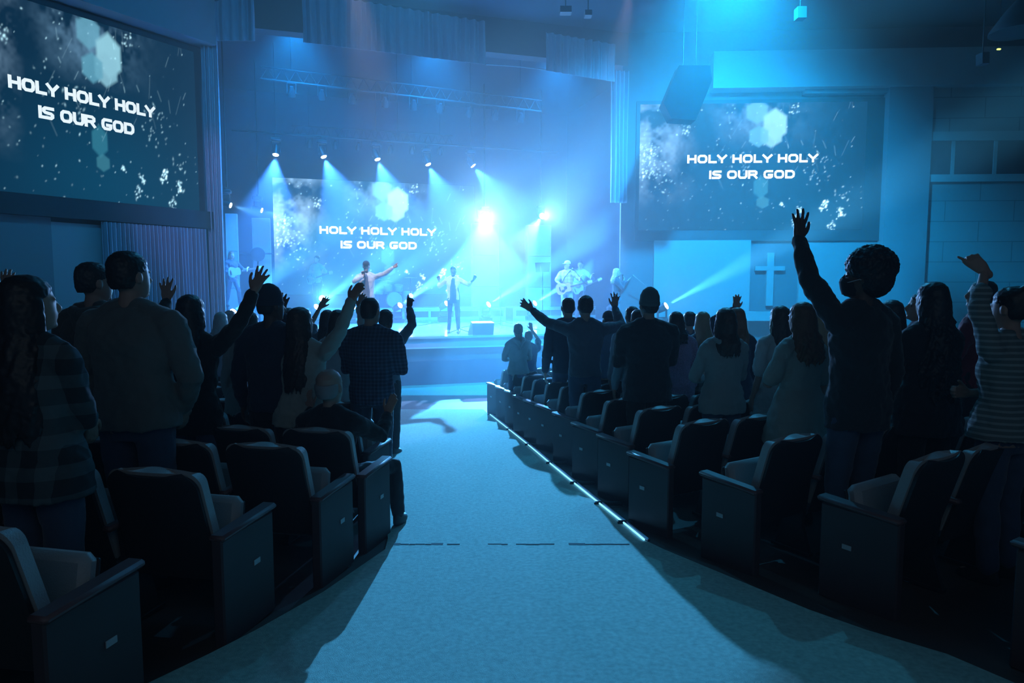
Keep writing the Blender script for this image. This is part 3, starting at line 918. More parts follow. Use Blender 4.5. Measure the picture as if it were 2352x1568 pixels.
# grid pipes with rows of small unlit cans, lens glint put in as emission
def grid_row(px, v, label, lens_e):
    P = [on_v(x, y, v) for x, y in px]
    a, b = P[0], P[-1]; d = (b - a)
    mb = MB(); mb.tube([a - d * .12 + Vector((0, 0, .28)), b + d * .1 + Vector((0, 0, .28))], .025)
    mb.tube([a - d * .12 + Vector((0, 0, .60)), b + d * .1 + Vector((0, 0, .60))], .02)
    n = 22
    for k in range(n):
        p0 = a - d * .12 + d * 1.22 * k / n; p1 = a - d * .12 + d * 1.22 * (k + 1) / n
        mb.tube([p0 + Vector((0, 0, .28)), (p0 + p1) / 2 + Vector((0, 0, .60)), p1 + Vector((0, 0, .28))], .012, 6, caps=False)
    for q_ in (0, .5, 1): mb.tube([a + d * q_ + Vector((0, 0, .58)), Vector(((a + d * q_).x, (a + d * q_).y, 8.64))], .008, 6)
    tag(mb.build('lighting_truss', mat('truss_grey', (0.05, 0.055, 0.06), 0.5)), label + ' lighting truss over the stage', 'truss')
    root0 = None
    for i, p in enumerate(P):
        if root0 is None:
            r0 = empty('par_light', p, SA)
            M_ = Matrix.Rotation(R(35), 4, 'X')
            m1 = MB(); m1.rings([(0, 0, -.10, .10, .10), (0, 0, .02, .10, .10), (0, 0, .12, .055, .055), (0, 0, .17, .045, .045)], 14, M_); m1.build('can', M_body, r0)
            m2 = MB(); m2.rings([(0, 0, -.104, .088, .088), (0, 0, -.094, .088, .088)], 14, M_); m2.build('lens', lens_e, r0)
            m3 = MB(); m3.box((-.115, 0, .12), (.01, .03, .26)); m3.box((.115, 0, .12), (.01, .03, .26)); m3.box((0, 0, .25), (.24, .03, .012)); m3.box((0, 0, .265), (.04, .04, .03)); m3.build('bracket', M_body, r0)
            root0 = r0; r = r0
        else:
            r = copy_tree(root0); r.location = p
        tag(r, 'small round can light, number %d from the left on the %s truss' % (i + 1, label.split()[0]), 'stage light', 'can lights on the %s truss' % label.split()[0])
grid_row([(670, 213), (740, 220), (809, 229), (884, 237), (950, 243), (1011, 251), (1078, 259), (1137, 266), (1195, 272)], 3.4, 'upper front', emis('lens_glint', (0.2, 0.55, 1.0), 1.6))
grid_row([(710, 331), (770, 334), (823, 338), (897, 344), (947, 346), (1011, 348)], 8.6, 'lower rear', emis('lens_glint2', (0.1, 0.4, 0.9), 0.9))
p0, p1 = TOP_PTS[0] + Vector((0, 0, .50)), TOP_PTS[-1] + Vector((0, 0, .50))
d = (p1 - p0)
mb = MB(); mb.tube([p0 - d * .2, p1 + d * .5], .028)
for q_ in (p0, (p0 + p1) / 2 + Vector((.6, .2, 0)), p1): mb.tube([q_, Vector((q_.x, q_.y, 8.64))], .008, 6)
tag(mb.build('lighting_pipe', M_black), 'long black pipe carrying the five moving lights', 'pipe')
for q in TOP_PTS:
    pass

# ------------------------------------------------------------------ pale standing panels at the back
M_panel = mat('stretch_panel', (0.62, 0.62, 0.74), 0.7)
def bpanel(x0, y0, x1, v, label, depth=.25, seam=None):
    a, b = on_v(x0, y0, v), on_v(x1, y0, v)
    ua, ub = uv_of(a)[0], uv_of(b)[0]
    root = empty('scenic_panel', S((ua + ub) / 2, v, STZ), SA)
    tag(root, label, 'stage panel', 'pale standing panels on the stage')
    H = a.z - STZ; W = ub - ua
    mb = MB(); n = 3
    for k in range(n):
        mb.box((0, depth / 2, H * (k + .5) / n), (W - .04, depth, H / n - .012), None, .01)
    mb.build('cloth_face', M_panel, root, smooth=False)
    mb = MB()
    for s in (-1, 1): mb.box((s * (W / 2 - .012), depth / 2, H / 2), (.024, depth + .02, H), None, .005)
    mb.box((0, depth / 2, H - .012), (W, depth + .02, .024))
    mb.build('frame', M_white, root, smooth=False)
bpanel(517, 490, 544, 6.2, 'narrow pale panel at far left beside the curtain, behind the bassist')
bpanel(578, 500, 620, 7.6, 'pale panel with the round shadow disc in front, left of the centre screen')
bpanel(1085, 512, 1146, 8.2, 'hazy pale panel beneath the dazzling lamp')
bpanel(1212, 516, 1266, 7.6, 'tall pale panel behind the speaker on a stand, right of the monitor')
# shadow across the left panels, built as a solid dark disc and bar
c = on_v(592, 584, 7.3)
root = empty('shadow_disc', c, SA)
tag(root, 'dark round gong-like disc and bar modelled for shade on the left pale panels', 'shadow')
mb = MB(); mb.rings([(0, 0, -.03, .10, .10), (0, 0, -.02, .23, .23), (0, 0, .02, .23, .23), (0, 0, .03, .08, .08)], 24, Matrix.Rotation(R(90), 4, 'X')); mb.build('disc', M_body, root)
mb = MB(); mb.tube([(-.75, .06, .03), (.45, .06, .03)], .025); mb.tube([(0, .06, .03), (0, .06, STZ - c.z + .01)], .02); mb.tube([(-.3, .06, STZ - c.z + .015), (.3, .06, STZ - c.z + .015)], .02); mb.build('stand_bar', M_body, root)
root.name = 'shadow'

# ------------------------------------------------------------------ risers with white framed fronts
def riser(u0, u1, v0, v1, h, n, label):
    root = empty('stage_riser', S((u0 + u1) / 2, v0, STZ), SA)
    tag(root, label, 'riser', 'low risers at the back of the stage')
    W = u1 - u0; D = v1 - v0
    mb = MB(); mb.box((0, D / 2, h - .025), (W, D, .05), None, .008); mb.build('deck_top', M_white, root, smooth=False)
    mb = MB()
    for k in range(n + 1):
        x = -W / 2 + .05 + (W - .10) * k / n
        mb.box((x, .05, h / 2 - .02), (.09, .07, h - .05))
    mb.box((0, .05, .045), (W, .07, .09)); mb.box((0, .05, h - .08), (W, .07, .07))
    mb.build('front_frame', M_white, root, smooth=False)
    mb = MB(); mb.box((0, D / 2 + .06, h / 2 - .025), (W - .05, D - .06, h - .05)); mb.build('core', M_black, root, smooth=False)
def u_at(x, v): return uv_of(on_v(x, 700, v))[0]
riser(u_at(862, 7.6), u_at(1162, 7.6), 7.6, 9.0, .42, 5, 'long low riser with framed openings behind the two singers')
riser(u_at(1180, 7.5), u_at(1402, 7.5), 7.5, 8.6, .42, 4, 'pale low riser behind the acoustic guitarist')
riser(u_at(640, 7.7), u_at(840, 7.7), 7.7, 9.0, .42, 4, 'low riser under the centre screen behind the crowd')
riser(UL + .2, u_at(575, 5.3), 4.6, 5.9, .62, 2, 'raised block under the bassist at the far left')

# ------------------------------------------------------------------ stage furniture
def tri_stand(name, base, label, cat, top, rad=.011, legs=.32, group=None):
    root = empty(name, base); tag(root, label, cat, group)
    mb = MB(); mb.tube([(0, 0, .04), (0, 0, top)], rad); mb.tube([(0, 0, top * .55), (0, 0, top * .62)], rad * 1.8); mb.build('pole', M_black, root)
    for k in range(3):
        a = .5 + k * 2.094
        mb = MB(); mb.tube([(0, 0, .12), (legs * math.cos(a), legs * math.sin(a), .014)], .010); mb.build('leg', M_black, root)
    return root
def mic(root, p, d, col=None):
    p = Vector(p); d = Vector(d).normalized()
    mb = MB(); mb.tube([p, p - d * .15], [.013, .010]); mb.build('microphone', M_black, root)
    mb = MB(); mb.ball(p + d * .02, .026); mb.build('mic_grille', mat('mic_grille', (.35, .36, .38), .5, metal=.5), root)
# mic stand in front of the second singer
b = on_v(1056, 763, 0.75)
b.z = STZ
t = tri_stand('microphone_stand', b, 'black straight microphone stand at the mouth of the pink-jacket singer', 'microphone stand', 1.02)
hp = on_v(1044, 624, 1.0)
q = hp - b
mb = MB(); mb.tube([(0, 0, 1.0), (q.x * .5, q.y * .5, 1.3), tuple(q)], .009); mb.build('boom', M_black, t)
mic(t, q, (-.2, .4, .3))
# guitarist's boom stand
g0 = on_v(1340, 745, 3.0); g0.z = STZ
t = tri_stand('microphone_stand', g0, 'black boom microphone stand before the acoustic guitarist', 'microphone stand', 1.35)
pa, pb = on_v(1316, 617, 3.2) - g0, on_v(1350, 657, 3.0) - g0
mb = MB(); mb.tube([tuple(pa), tuple(pb)], .009); mb.build('boom', M_black, t)
mb = MB(); mb.tube([(0, 0, 1.3), ((pa.x + pb.x) / 2, (pa.y + pb.y) / 2, (pa.z + pb.z) / 2)], .010); mb.build('clamp', M_black, t)
mic(t, pa, (-1, .2, .2))
# boom stand at right
h0 = on_v(1492, 740, .7); h0.z = STZ
t = tri_stand('microphone_stand', h0, 'chrome boom stand leaning left beside the curly-haired singer', 'microphone stand', 1.15)
pa, pb = on_v(1455, 632, .8) - h0, on_v(1503, 671, .7) - h0
mb = MB(); mb.tube([tuple(pa), tuple(pb)], .012); mb.build('boom', mat('chrome', (.8, .85, .9), .2, metal=1.0), t)
mb = MB(); mb.ball(tuple(pa * .2 + pb * .8), .04); mb.build('clutch', M_black, t)
# empty guitar tripod
h1 = on_v(1150, 735, 4.2); h1.z = STZ
t = tri_stand('guitar_stand', h1, 'tall empty tripod stand behind the floor monitor', 'stand', .75, legs=.42)
mb = MB(); mb.tube([(0, 0, .74), (0, 0, 1.15)], .014); mb.tube([(-.06, 0, 1.15), (.06, 0, 1.15)], .012); mb.build('neck_fork', M_black, t)
# speaker on a pole stand by the tall panel
s0 = on_v(1246, 725, 6.6); s0.z = STZ
tz = on_v(1246, 625, 6.6).z - STZ
t = tri_stand('speaker_stand', s0, 'thin pole stand under the small speaker before the tall pale panel', 'stand', tz, rad=.016, legs=.4)
rt = empty('loudspeaker', (s0.x, s0.y, s0.z + tz), SA + .3); tag(rt, 'small dark speaker on a pole before the tall pale panel', 'speaker')
mb = MB(); mb.prism([(-.20, 0), (.20, .02), (.24, .36), (-.24, .34)], -.14, .14, 'y'); mb.build('cabinet', M_body, rt, smooth=False)
mb = MB(); mb.prism([(-.17, .03), (.17, .045), (.20, .33), (-.20, .31)], -.155, -.141, 'y'); mb.build('grille', M_black, rt, smooth=False)
# floor monitor wedge
m0 = on_v(1110, 770, .18); m0.z = STZ
rt = empty('floor_monitor', m0, SA); tag(rt, 'black wedge floor monitor on the stage edge right of the pink-jacket singer', 'monitor speaker')
W = .60
mb = MB()
vsn = []
for s in (-1, 1):
    w = W / 2
    vsn += [(s * w * .90, 0.0, 0), (s * w * .96, -.02 + .0, .30), (s * w * .9, .22, .33), (s * w, .42, .04), (s * w, .40, 0)]
mb.add(vsn, [(0, 1, 2, 3, 4), (9, 8, 7, 6, 5), (0, 5, 6, 1), (1, 6, 7, 2), (2, 7, 8, 3), (3, 8, 9, 4), (4, 9, 5, 0)])
mb.build('cabinet', mat('monitor_black', (.02, .022, .025), .5), rt, smooth=False)
mb = MB(); mb.add([(-.26, .235, .322), (.26, .235, .322), (.28, .415, .065), (-.28, .415, .065)], [(0, 1, 2, 3)]); mb.build('grille', M_black, rt, smooth=False)
# cables on the stage
random.seed(5)
for k, (xa, ya, xb, yb, nm) in enumerate(((1060, 752, 1150, 742, 'between the mic stand and the tripod'), (1140, 745, 1240, 757, 'right of the floor monitor'), (930, 748, 1010, 742, 'left of the pink-jacket singer'))):
    A_, B_ = on_floor(xa, ya), None
    def on_deck(px, py):
        d_ = ray(px, py); t_ = (STZ + .012 - CAMZ) / d_.z
        return Vector((0, 0, CAMZ)) + d_ * t_
    A_, B_ = on_deck(xa, ya), on_deck(xb, yb)
    pts = []
    for i in range(12):
        t_ = i / 11
        p_ = A_.lerp(B_, t_) + NV * (.25 * math.sin(t_ * 7 + k)) * (1 if 0 < i < 11 else 0)
        p_.z = STZ + .010
        pts.append(p_)
    mb = MB(); mb.tube(pts, .009, 6); tag(mb.build('cable', M_black), 'thin black cable lying on the stage ' + nm, 'cable')
# drum kit behind the singers
dk = on_v(905, 700, 8.2); dz = STZ + .425
root = empty('drum_kit', (dk.x, dk.y, dz), SA); tag(root, 'hazy drum kit on the riser between the two singers', 'drum kit')
M_drum = mat('drum_shell', (.45, .47, .55), .4)
RX90 = Matrix.Rotation(R(90), 4, 'X')
def drum(c, r, h, name, M_=None):
    mb = MB(); T = Matrix.Translation(c) @ (M_ or Matrix()); mb.rings([(0, 0, -h / 2, r * .97, r * .97), (0, 0, -h / 2 + .01, r, r), (0, 0, h / 2 - .01, r, r), (0, 0, h / 2, r * .97, r * .97)], 22, T); mb.build(name, M_drum, root)
drum((0, 0, .29), .28, .38, 'bass_drum', RX90); drum((-.2, .05, .72), .15, .20, 'tom', Matrix.Rotation(.3, 4, 'X')); drum((.18, .05, .72), .16, .22, 'tom', Matrix.Rotation(.3, 4, 'X'))
drum((-.48, .3, .55), .17, .14, 'snare'); drum((.52, .3, .40), .20, .40, 'floor_tom')
for x, y, z, r in ((-.62, .15, 1.02, .22), (.62, .1, 1.08, .24), (-.15, .5, .95, .2)):
    mb = MB(); mb.rings([(x, y, z - .004, r, r), (x, y, z + .004, r, r), (x, y, z + .03, .04, .04)], 22); mb.build('cymbal', mat('brass', (.7, .65, .5), .3, metal=.8), root)
    mb = MB(); mb.tube([(x, y, 0.01), (x, y, z + .03)], .010); mb.build('cymbal_stand', M_black, root)
for x, y in ((-.2, .05), (.18, .05), (-.48, .3)):
    mb = MB(); mb.tube([(x, y, .02), (x, y, .6)], .012); mb.build('drum_post', M_black, root)

# ------------------------------------------------------------------ hanging loudspeaker cluster in front of the right screen
Yc = 16.4
def hang_box(px, label, name, m, depth=.5, Y=Yc, cat='speaker'):
    P = [atY(x, y, Y) for x, y in px]
    mb = MB(); mb.prism([(p.x, p.z) for p in P], Y, Y + depth, 'y')
    o = mb.build(name, m, smooth=False); tag(o, label, cat); return o
mh = mat('speaker_shell', (.004, .005, .006), .9, spec=.1)
o = hang_box([(1524, 236), (1543, 272), (1598, 276), (1636, 184), (1632, 150), (1560, 150)], 'large dark loudspeaker hung from the ceiling over the top left of the right screen', 'hanging_loudspeaker', mh)
a = atY(1590, 150, Yc)
mb = MB()
for q_ in (-.15, .15): mb.tube([(a.x + q_, Yc + .25, a.z - .02), (a.x + q_, Yc + .25, 8.64)], .006, 6)
mb.build('hanger', M_black, o)
for x, y, w, h, n_ in ((1843, 27, 20, 26, 'small pale box hanging high over the right screen'), (1300, 20, 26, 14, 'small box fixture near the ceiling above the stage'), (1352, 28, 16, 12, 'tiny fixture near the ceiling right of another'), (2265, 132, 16, 26, 'dim round fixture high on the right')):
    o = hang_box([(x - w / 2, y - h / 2), (x + w / 2, y - h / 2), (x + w / 2, y + h / 2), (x - w / 2, y + h / 2)], n_, 'ceiling_fixture', mat('fixture_grey', (.03, .04, .05), .8), .2, 14.0, 'ceiling fixture')
    a = atY(x, y - h / 2, 14.0)
    mb = MB(); mb.tube([(a.x, 14.1, a.z - .02), (a.x, 14.1, 8.64)], .012); mb.build('hanger', M_black, o)
c = atY(2340, 40, 13.5)
mb = MB(); mb.rings([(c.x, c.y, c.z - .28, .48, .48), (c.x, c.y, c.z - .22, .47, .47), (c.x, c.y, c.z + .1, .25, .25), (c.x, c.y, c.z + .32, .06, .06)], 24); mb.tube([(c.x, c.y, c.z + .3), (c.x, c.y, 8.64)], .015)
tag(mb.build('pendant_lamp', mat('fixture_grey', (.03, .04, .05), .8)), 'unlit cone pendant lamp at the upper right corner', 'lamp')
c = atY(2294, 113, 17.5)
mb = MB(); mb.box(c, (.09, .05, .035), None, .01); o = mb.build('indicator_light', emis('indicator', (.7, 1.0, .2), 1.3)); tag(o, 'tiny yellow-green indicator light high at upper right', 'indicator')
mb = MB(); mb.tube([(c.x, c.y, c.z + .02), (c.x, c.y, 8.64)], .008); mb.build('wire', M_black, o)

# ------------------------------------------------------------------ LED strip along the right side of the aisle
Pl = [on_floor(x, y) for x, y in ((1480, 1250), (1430, 1208), (1375, 1163), (1318, 1116), (1262, 1069), (1212, 1026), (1168, 990), (1125, 955))]
M_led = emis('led_blue', (0.16, 0.55, 1.0), 1.5)
M_rail = mat('step_rail', (.10, .12, .15), .35, metal=.6)
for k in range(len(Pl) - 1):
    a, b = Pl[k], Pl[k + 1]
    d = (b - a); a2 = a + d * .015; b2 = b - d * .015
    root = empty('aisle_light_strip', a)
    tag(root, 'glowing blue light strip on the aisle floor edge, length %d counted from the camera' % (k + 1), 'light strip', 'light strips along the right aisle edge')
    up = Vector((0, 0, .034)); side = Vector((.03, 0, 0))
    mb = MB(); mb.tube([a2 - a + up, b2 - a + up], .007, 8); mb.build('led_tube', M_led, root)
    mb = MB(); mb.tube([a2 - a + up * .9 + side, b2 - a + up * .9 + side], .013, 8); mb.build('rail', M_rail, root)
    mb = MB(); mb.box((b - a) * .995 + Vector((.08, 0, .028)), (.24, .05, .03), None, .008); mb.build('bracket', M_black, root)

# ================================================================== auditorium seats
M_seat = mat('seat_fabric', (0.40, 0.43, 0.44), 0.42, spec=0.6, sheen=0.7, bump=0.25, bump_scale=160)
M_shell = mat('seat_shell', (0.030, 0.032, 0.036), 0.45)
M_arm = mat('arm_wood', (0.16, 0.085, 0.085), 0.45)
M_end = mat('end_panel', (0.085, 0.06, 0.065), 0.6, noise_amt=0.12, noise_scale=8)
M_plate = mat('number_plate', (0.55, 0.6, 0.62), 0.5)
M_foot = mat('seat_iron', (0.03, 0.03, 0.033), 0.5)
BT, BW, SEATP = 0.85, 0.50, 0.585
def back_grid(off, w, z0, z1, inset=0.0, bow=0.008):
    g = []
    nx = 14
    zz_ = [z0 + (z1 - .075 - z0) * q / 5 for q in range(6)] + [z1 - .07 * (1 - math.sin(q * math.pi / 14)) for q in range(0, 8)]
    for z in zz_:
        t = (z - z0) / (z1 - z0)
        y = -0.10 - 0.16 * ((z - .30) / .55)
        rc = 0.07
        row = []
        for k in range(nx + 1):
            s = -1 + 2 * k / nx
            hw = w / 2 - inset
            dzt = z1 - z
            if dzt < rc: hw -= rc - math.sqrt(max(0, rc * rc - (rc - dzt) ** 2))
            x = hw * s
            zz = z + 0.004 * abs(s) ** 2 * t
            row.append((x, y + off - bow * (1 - s * s) + (.010 * (abs(s) ** 3)), zz))
        g.append(row)
    return g
mb = MB(); mb.sheet(back_grid(0.0, BW, 0.36, BT), 0.055); me_back = mb.mesh('backrest', M_seat)
mb = MB(); mb.sheet(back_grid(-0.006, BW - .022, 0.30, BT - .015), -0.018); me_shell = mb.mesh('back_shell', M_shell)
M_ = Matrix.Translation((0, .03, .235)) @ Matrix.Rotation(R(80), 4, 'X')
mb = MB(); mb.box((0, .20, 0), (.47, .42, .085), M_, .03); me_seat_up = mb.mesh('seat', M_seat)
mb = MB(); mb.box((0, .19, -.052), (.43, .38, .02), M_, .006); me_pan_up = mb.mesh('seat_pan', M_shell)
M2 = Matrix.Translation((0, -.10, .42)) @ Matrix.Rotation(R(3), 4, 'X')
mb = MB(); mb.box((0, .22, 0), (.47, .44, .085), M2, .03); me_seat_dn = mb.mesh('seat', M_seat)
mb = MB(); mb.box((0, .20, -.052), (.43, .40, .02), M2, .006); me_pan_dn = mb.mesh('seat_pan', M_shell)
def arm_me(w=.055):
    mb = MB(); mb.box((0, 0.005, 0), (w, .46, .032), Matrix.Translation((0, 0, .550)) @ Matrix.Rotation(R(2.5), 4, 'X'), .012); return mb.mesh('armrest', M_arm)
me_arm = arm_me(); me_arm_w = arm_me(.085)
mb = MB(); mb.prism([(-.16, 0.02), (.10, .02), (.05, .20), (.07, .53), (-.14, .53), (-.10, .2)], -.014, .014, 'x'); mb.box((0, -.02, .012), (.05, .30, .024), None, .004); me_leg = mb.mesh('seat_support', M_foot, False)
mb = MB(); mb.box((0, -.005, .27), (.06, .43, .535), None, .008); me_end = mb.mesh('end_panel', M_end, False)
mb = MB()
mb.box((0, .05, .33), (.004, .052, .026), None, 0); me_plate = mb.mesh('number_plate', M_plate, False)
def child(name, me, parent, loc=(0, 0, 0)):
    o = bpy.data.objects.new(name, me); COL.objects.link(o); o.parent = parent; o.location = loc; return o
def make_seat(kind, down=False):
    """kind: mid, left_end (panel on the left side), right_end"""
    root = empty('theatre_seat')
    child('backrest', me_back, root); child('back_shell', me_shell, root)
    child('seat', me_seat_dn if down else me_seat_up, root); child('seat_pan', me_pan_dn if down else me_pan_up, root)
    h = SEATP / 2
    if kind == 'left_end':       # aisle on its left: panel left, shared support right
        child('end_panel', me_end, root, (-h - .012, 0, 0)); child('armrest', me_arm_w, root, (-h - .012, 0, 0)); child('number_plate', me_plate, root, (-h - .045, 0, 0))
        child('armrest', me_arm, root, (h - .002, 0, 0)); child('seat_support', me_leg, root, (h - .002, 0, 0))
    elif kind == 'right_end':
        child('end_panel', me_end, root, (h + .012, 0, 0)); child('armrest', me_arm_w, root, (h + .012, 0, 0)); child('number_plate', me_plate, root, (h + .045, 0, 0))
        child('armrest', me_arm, root, (-h + .002, 0, 0)); child('seat_support', me_leg, root, (-h + .002, 0, 0))
    elif kind == 'mid_r':
        child('armrest', me_arm, root, (h - .002, 0, 0)); child('seat_support', me_leg, root, (h - .002, 0, 0))
    else:
        child('armrest', me_arm, root, (-h + .002, 0, 0)); child('seat_support', me_leg, root, (-h + .002, 0, 0))
    return root
PROTO = {}
ORD = ['nearest', 'second', 'third', 'fourth', 'fifth', 'sixth', 'seventh', 'eighth', 'ninth', 'tenth', 'eleventh', 'twelfth', 'thirteenth', 'fourteenth']
ORDA = ['aisle seat', 'second seat from the aisle', 'third seat from the aisle', 'fourth seat from the aisle', 'fifth seat from the aisle', 'sixth seat from the aisle', 'seventh seat from the aisle', 'eighth seat from the aisle', 'ninth seat from the aisle', 'tenth seat from the aisle']
SEATS = {}
def place_seat(side, r, k, P, rz):
    dn = (side == 'left' and r == 3 and k == 0)
    kind = ('left_end' if side == 'right' else 'right_end') if k == 0 else ('mid_r' if side == 'right' else 'mid_l')
    key = (kind, dn)
    if key not in PROTO:
        o = make_seat(kind, dn); PROTO[key] = o
    else:
        o = copy_tree(PROTO[key])
    o.location = (P.x, P.y, floor_z(P.y)); o.rotation_euler = (0, 0, rz)
    lab = 'dark padded theatre seat, %s block, %s row, %s' % (side, ORD[r], ORDA[min(k, 9)])
    if dn: lab = 'dark theatre seat folded down under the seated bald man beside the aisle'
    tag(o, lab, 'seat', 'theatre seats in the %s block' % side)
    SEATS[side, r, k] = (Vector((P.x, P.y, floor_z(P.y))), rz)
# right block from the tips of its aisle armrests
tipsR = [(2326, 1240), (1884, 1137), (1613, 1083), (1446, 1037), (1375, 997), (1316, 970), (1272, 947), (1233, 929), (1205, 918), (1180, 908), (1161, 897), (1140, 888), (1120, 879)]
RHEAD = R(31)
for r, (x, y) in enumerate(tipsR):
    hd = RHEAD if r > 1 else R(33)
    tip = on_floor(x, y, .565)
    Rm = Matrix.Rotation(hd, 3, 'Z')
    P = tip - Rm @ Vector((-SEATP / 2 - .012, .235, 0))
    k = 0
    while k < 9:
        Q = P + Rm @ Vector((SEATP * k, 0, 0))
        sx, sy = proj((Q.x, Q.y, floor_z(Q.y) + .6))
        if sx > 2430 and k > 0 or Q.y > 14.2: break
        place_seat('right', r, k, Q, hd)
        k += 1
# left block from the top right corners of its aisle seat backs
cornL = [(17, 1218), (452, 1080), (690, 1020), (800, 985), (815, 950), (822, 922), (836, 906), (842, 892), (840, 880), (835, 870), (830, 862)]
LHEAD = R(-12)
for r, (x, y) in enumerate(cornL):
    c = on_floor(x, y, .845)
    Rm = Matrix.Rotation(LHEAD, 3, 'Z')
    P = c - Rm @ Vector((BW / 2 - .02, -.235, 0))
    k = 0
    while k < 9:
        Q = P + Rm @ Vector((-SEATP * k, 0, 0))
        sx, sy = proj((Q.x, Q.y, floor_z(Q.y) + .6))
        if sx < -70 and k > 0: break
        place_seat('left', r, k, Q, LHEAD)
        k += 1

# ================================================================== people
QUEUE = []
TEX = {}
def tex(size, depth=2):
    k = (size, depth)
    if k not in TEX:
        t = bpy.data.textures.new('folds_%g' % size, 'CLOUDS'); t.noise_scale = size; t.noise_depth = depth
        TEX[k] = t
    return TEX[k]
def soft(mb, name, material, parent, voxel, smooth=1, disp=0.0, dsize=0.1):
    """one continuous skin grown over the joined volumes"""
    me = bpy.data.meshes.new(name); me.from_pydata(mb.v, [], mb.f)
    bm = bmesh.new(); bm.from_mesh(me); bmesh.ops.recalc_face_normals(bm, faces=bm.faces); bm.to_mesh(me); bm.free()
    me.materials.append(material)
    o = bpy.data.objects.new(name, me); COL.objects.link(o)
    if parent is not None: o.parent = parent
    m = o.modifiers.new('r', 'REMESH'); m.mode = 'VOXEL'; m.voxel_size = voxel; m.use_smooth_shade = True
    if smooth:
        m = o.modifiers.new('s', 'SMOOTH'); m.factor = 0.5; m.iterations = smooth
    if disp:
        m = o.modifiers.new('d', 'DISPLACE'); m.texture = tex(dsize); m.strength = disp; m.mid_level = 0.5
        m.texture_coords = 'LOCAL'
    QUEUE.append(o)
    return o
def bake_queue():
    SC.view_layers[0].update()
    dg = bpy.context.evaluated_depsgraph_get()
    out = []
    for o in QUEUE:
        me = bpy.data.meshes.new_from_object(o.evaluated_get(dg), preserve_all_data_layers=False, depsgraph=dg)
        out.append(me)
    for o, me in zip(QUEUE, out):
        old = o.data
        o.modifiers.clear(); o.data = me
        me.name = o.name
        for p in me.polygons[:1]: pass
        me.polygons.foreach_set('use_smooth', [True] * len(me.polygons))
        bpy.data.meshes.remove(old)
SKIN = mat('skin', (0.50, 0.32, 0.25), 0.5, spec=0.4)
SKIND = mat('skin_deep', (0.13, 0.075, 0.055), 0.45, spec=0.4)
HAIRS = {'black': mat('hair_black', (0.012, 0.010, 0.010), 0.5, sheen=.0), 'brown': mat('hair_brown', (0.05, 0.028, 0.018), 0.45), 'red': mat('hair_red', (0.22, 0.09, 0.04), 0.45),
         'blond': mat('hair_blond', (0.42, 0.32, 0.18), 0.4), 'dark': mat('hair_dark', (0.022, 0.016, 0.014), 0.45), 'grey': mat('hair_grey', (0.35, 0.35, 0.35), 0.5)}
def cloth(name, c, r=0.9, **k):
    return mat('cloth_' + name, c, r, sheen=0.25, bump=0.2, bump_scale=220, **k)
M_jeans = cloth('jeans', (0.06, 0.10, 0.17)); M_blackt = cloth('black_trousers', (0.015, 0.016, 0.018)); M_shoe = mat('shoe', (0.03, 0.03, 0.03), 0.5); M_wshoe = mat('white_shoe', (0.7, 0.7, 0.7), 0.5)

def two_bone(S_, T, l1, l2, hint):
    d = T - S_; L = d.length
    if L > (l1 + l2) * .995: 
        T = S_ + d.normalized() * (l1 + l2) * .995; d = T - S_; L = d.length
    a = (l1 * l1 - l2 * l2 + L * L) / (2 * L)
    h = math.sqrt(max(0, l1 * l1 - a * a))
    dn = d.normalized(); hv = Vector(hint) - dn * Vector(hint).dot(dn)
    hv.normalize()
    return S_ + dn * a + hv * h, T
def hand(mb, W, d, n, side, curl=0.25, spread=0.16, pose='open', sc=1.0):
    """W wrist, d towards the fingers, n back-of-hand normal, side: towards the thumb"""
    d = Vector(d).normalized(); side = Vector(side) - d * Vector(side).dot(d); side.normalize()
    n = side.cross(d).normalized() if Vector(n).dot(side.cross(d)) > 0 else -side.cross(d).normalized()
    P = lambda a, b, c=0: W + (d * a + side * b + n * c) * sc
    for b, l in ((.026, .088), (.009, .092), (-.009, .088), (-.026, .080)):
        mb.tube([P(.0, b * .55), P(l * .5, b * .9, .002), P(l, b)], [.017 * sc, .0165 * sc, .0125 * sc], 8)
    mb.tube([P(-.03, 0), P(.02, 0)], [.027 * sc, .024 * sc], 10)
    fl = (.078, .086, .080, .062)
    for i, b in enumerate((.029, .010, -.010, -.029)):
        a0 = P((.086, .090, .086, .078)[i], b)
        sp = (1.5 - i) * spread
        c = curl
        if pose == 'point' and i > 0: c = 1.5
        if pose == 'fist': c = 1.5
        if pose == 'pinch': c = .75
        if pose == 'horns': c = .1 if i == 0 else 1.35
        dd = (d * math.cos(sp) + side * math.sin(sp)).normalized()
        p = a0; ang = c * .35
        pts = [a0]; L = fl[i]
        for j, fr in enumerate((.45, .32, .25)):
            dj = (dd * math.cos(ang) - n * math.sin(ang))
            p = p + dj * (L * fr * sc); pts.append(p); ang += c * .8
        mb.tube(pts, [.0108 * sc, .0102 * sc, .0096 * sc, .0082 * sc], 8)
    t0 = P(.018, .022); 
    th = .75 if pose == 'open' else .35
    t1 = t0 + (d * math.cos(th) + side * math.sin(th)) * .045 * sc
    t2 = t1 + (d * math.cos(th * .6) + side * math.sin(th * .6) - n * (.1 + curl * .5)) * .034 * sc
    t3 = t2 + (d * math.cos(th * .3) + side * math.sin(th * .3) - n * (.15 + curl * .5)) * .024 * sc
    mb.tube([t0, t1, t2, t3], [.0175 * sc, .0130 * sc, .0112 * sc, .0092 * sc], 8)

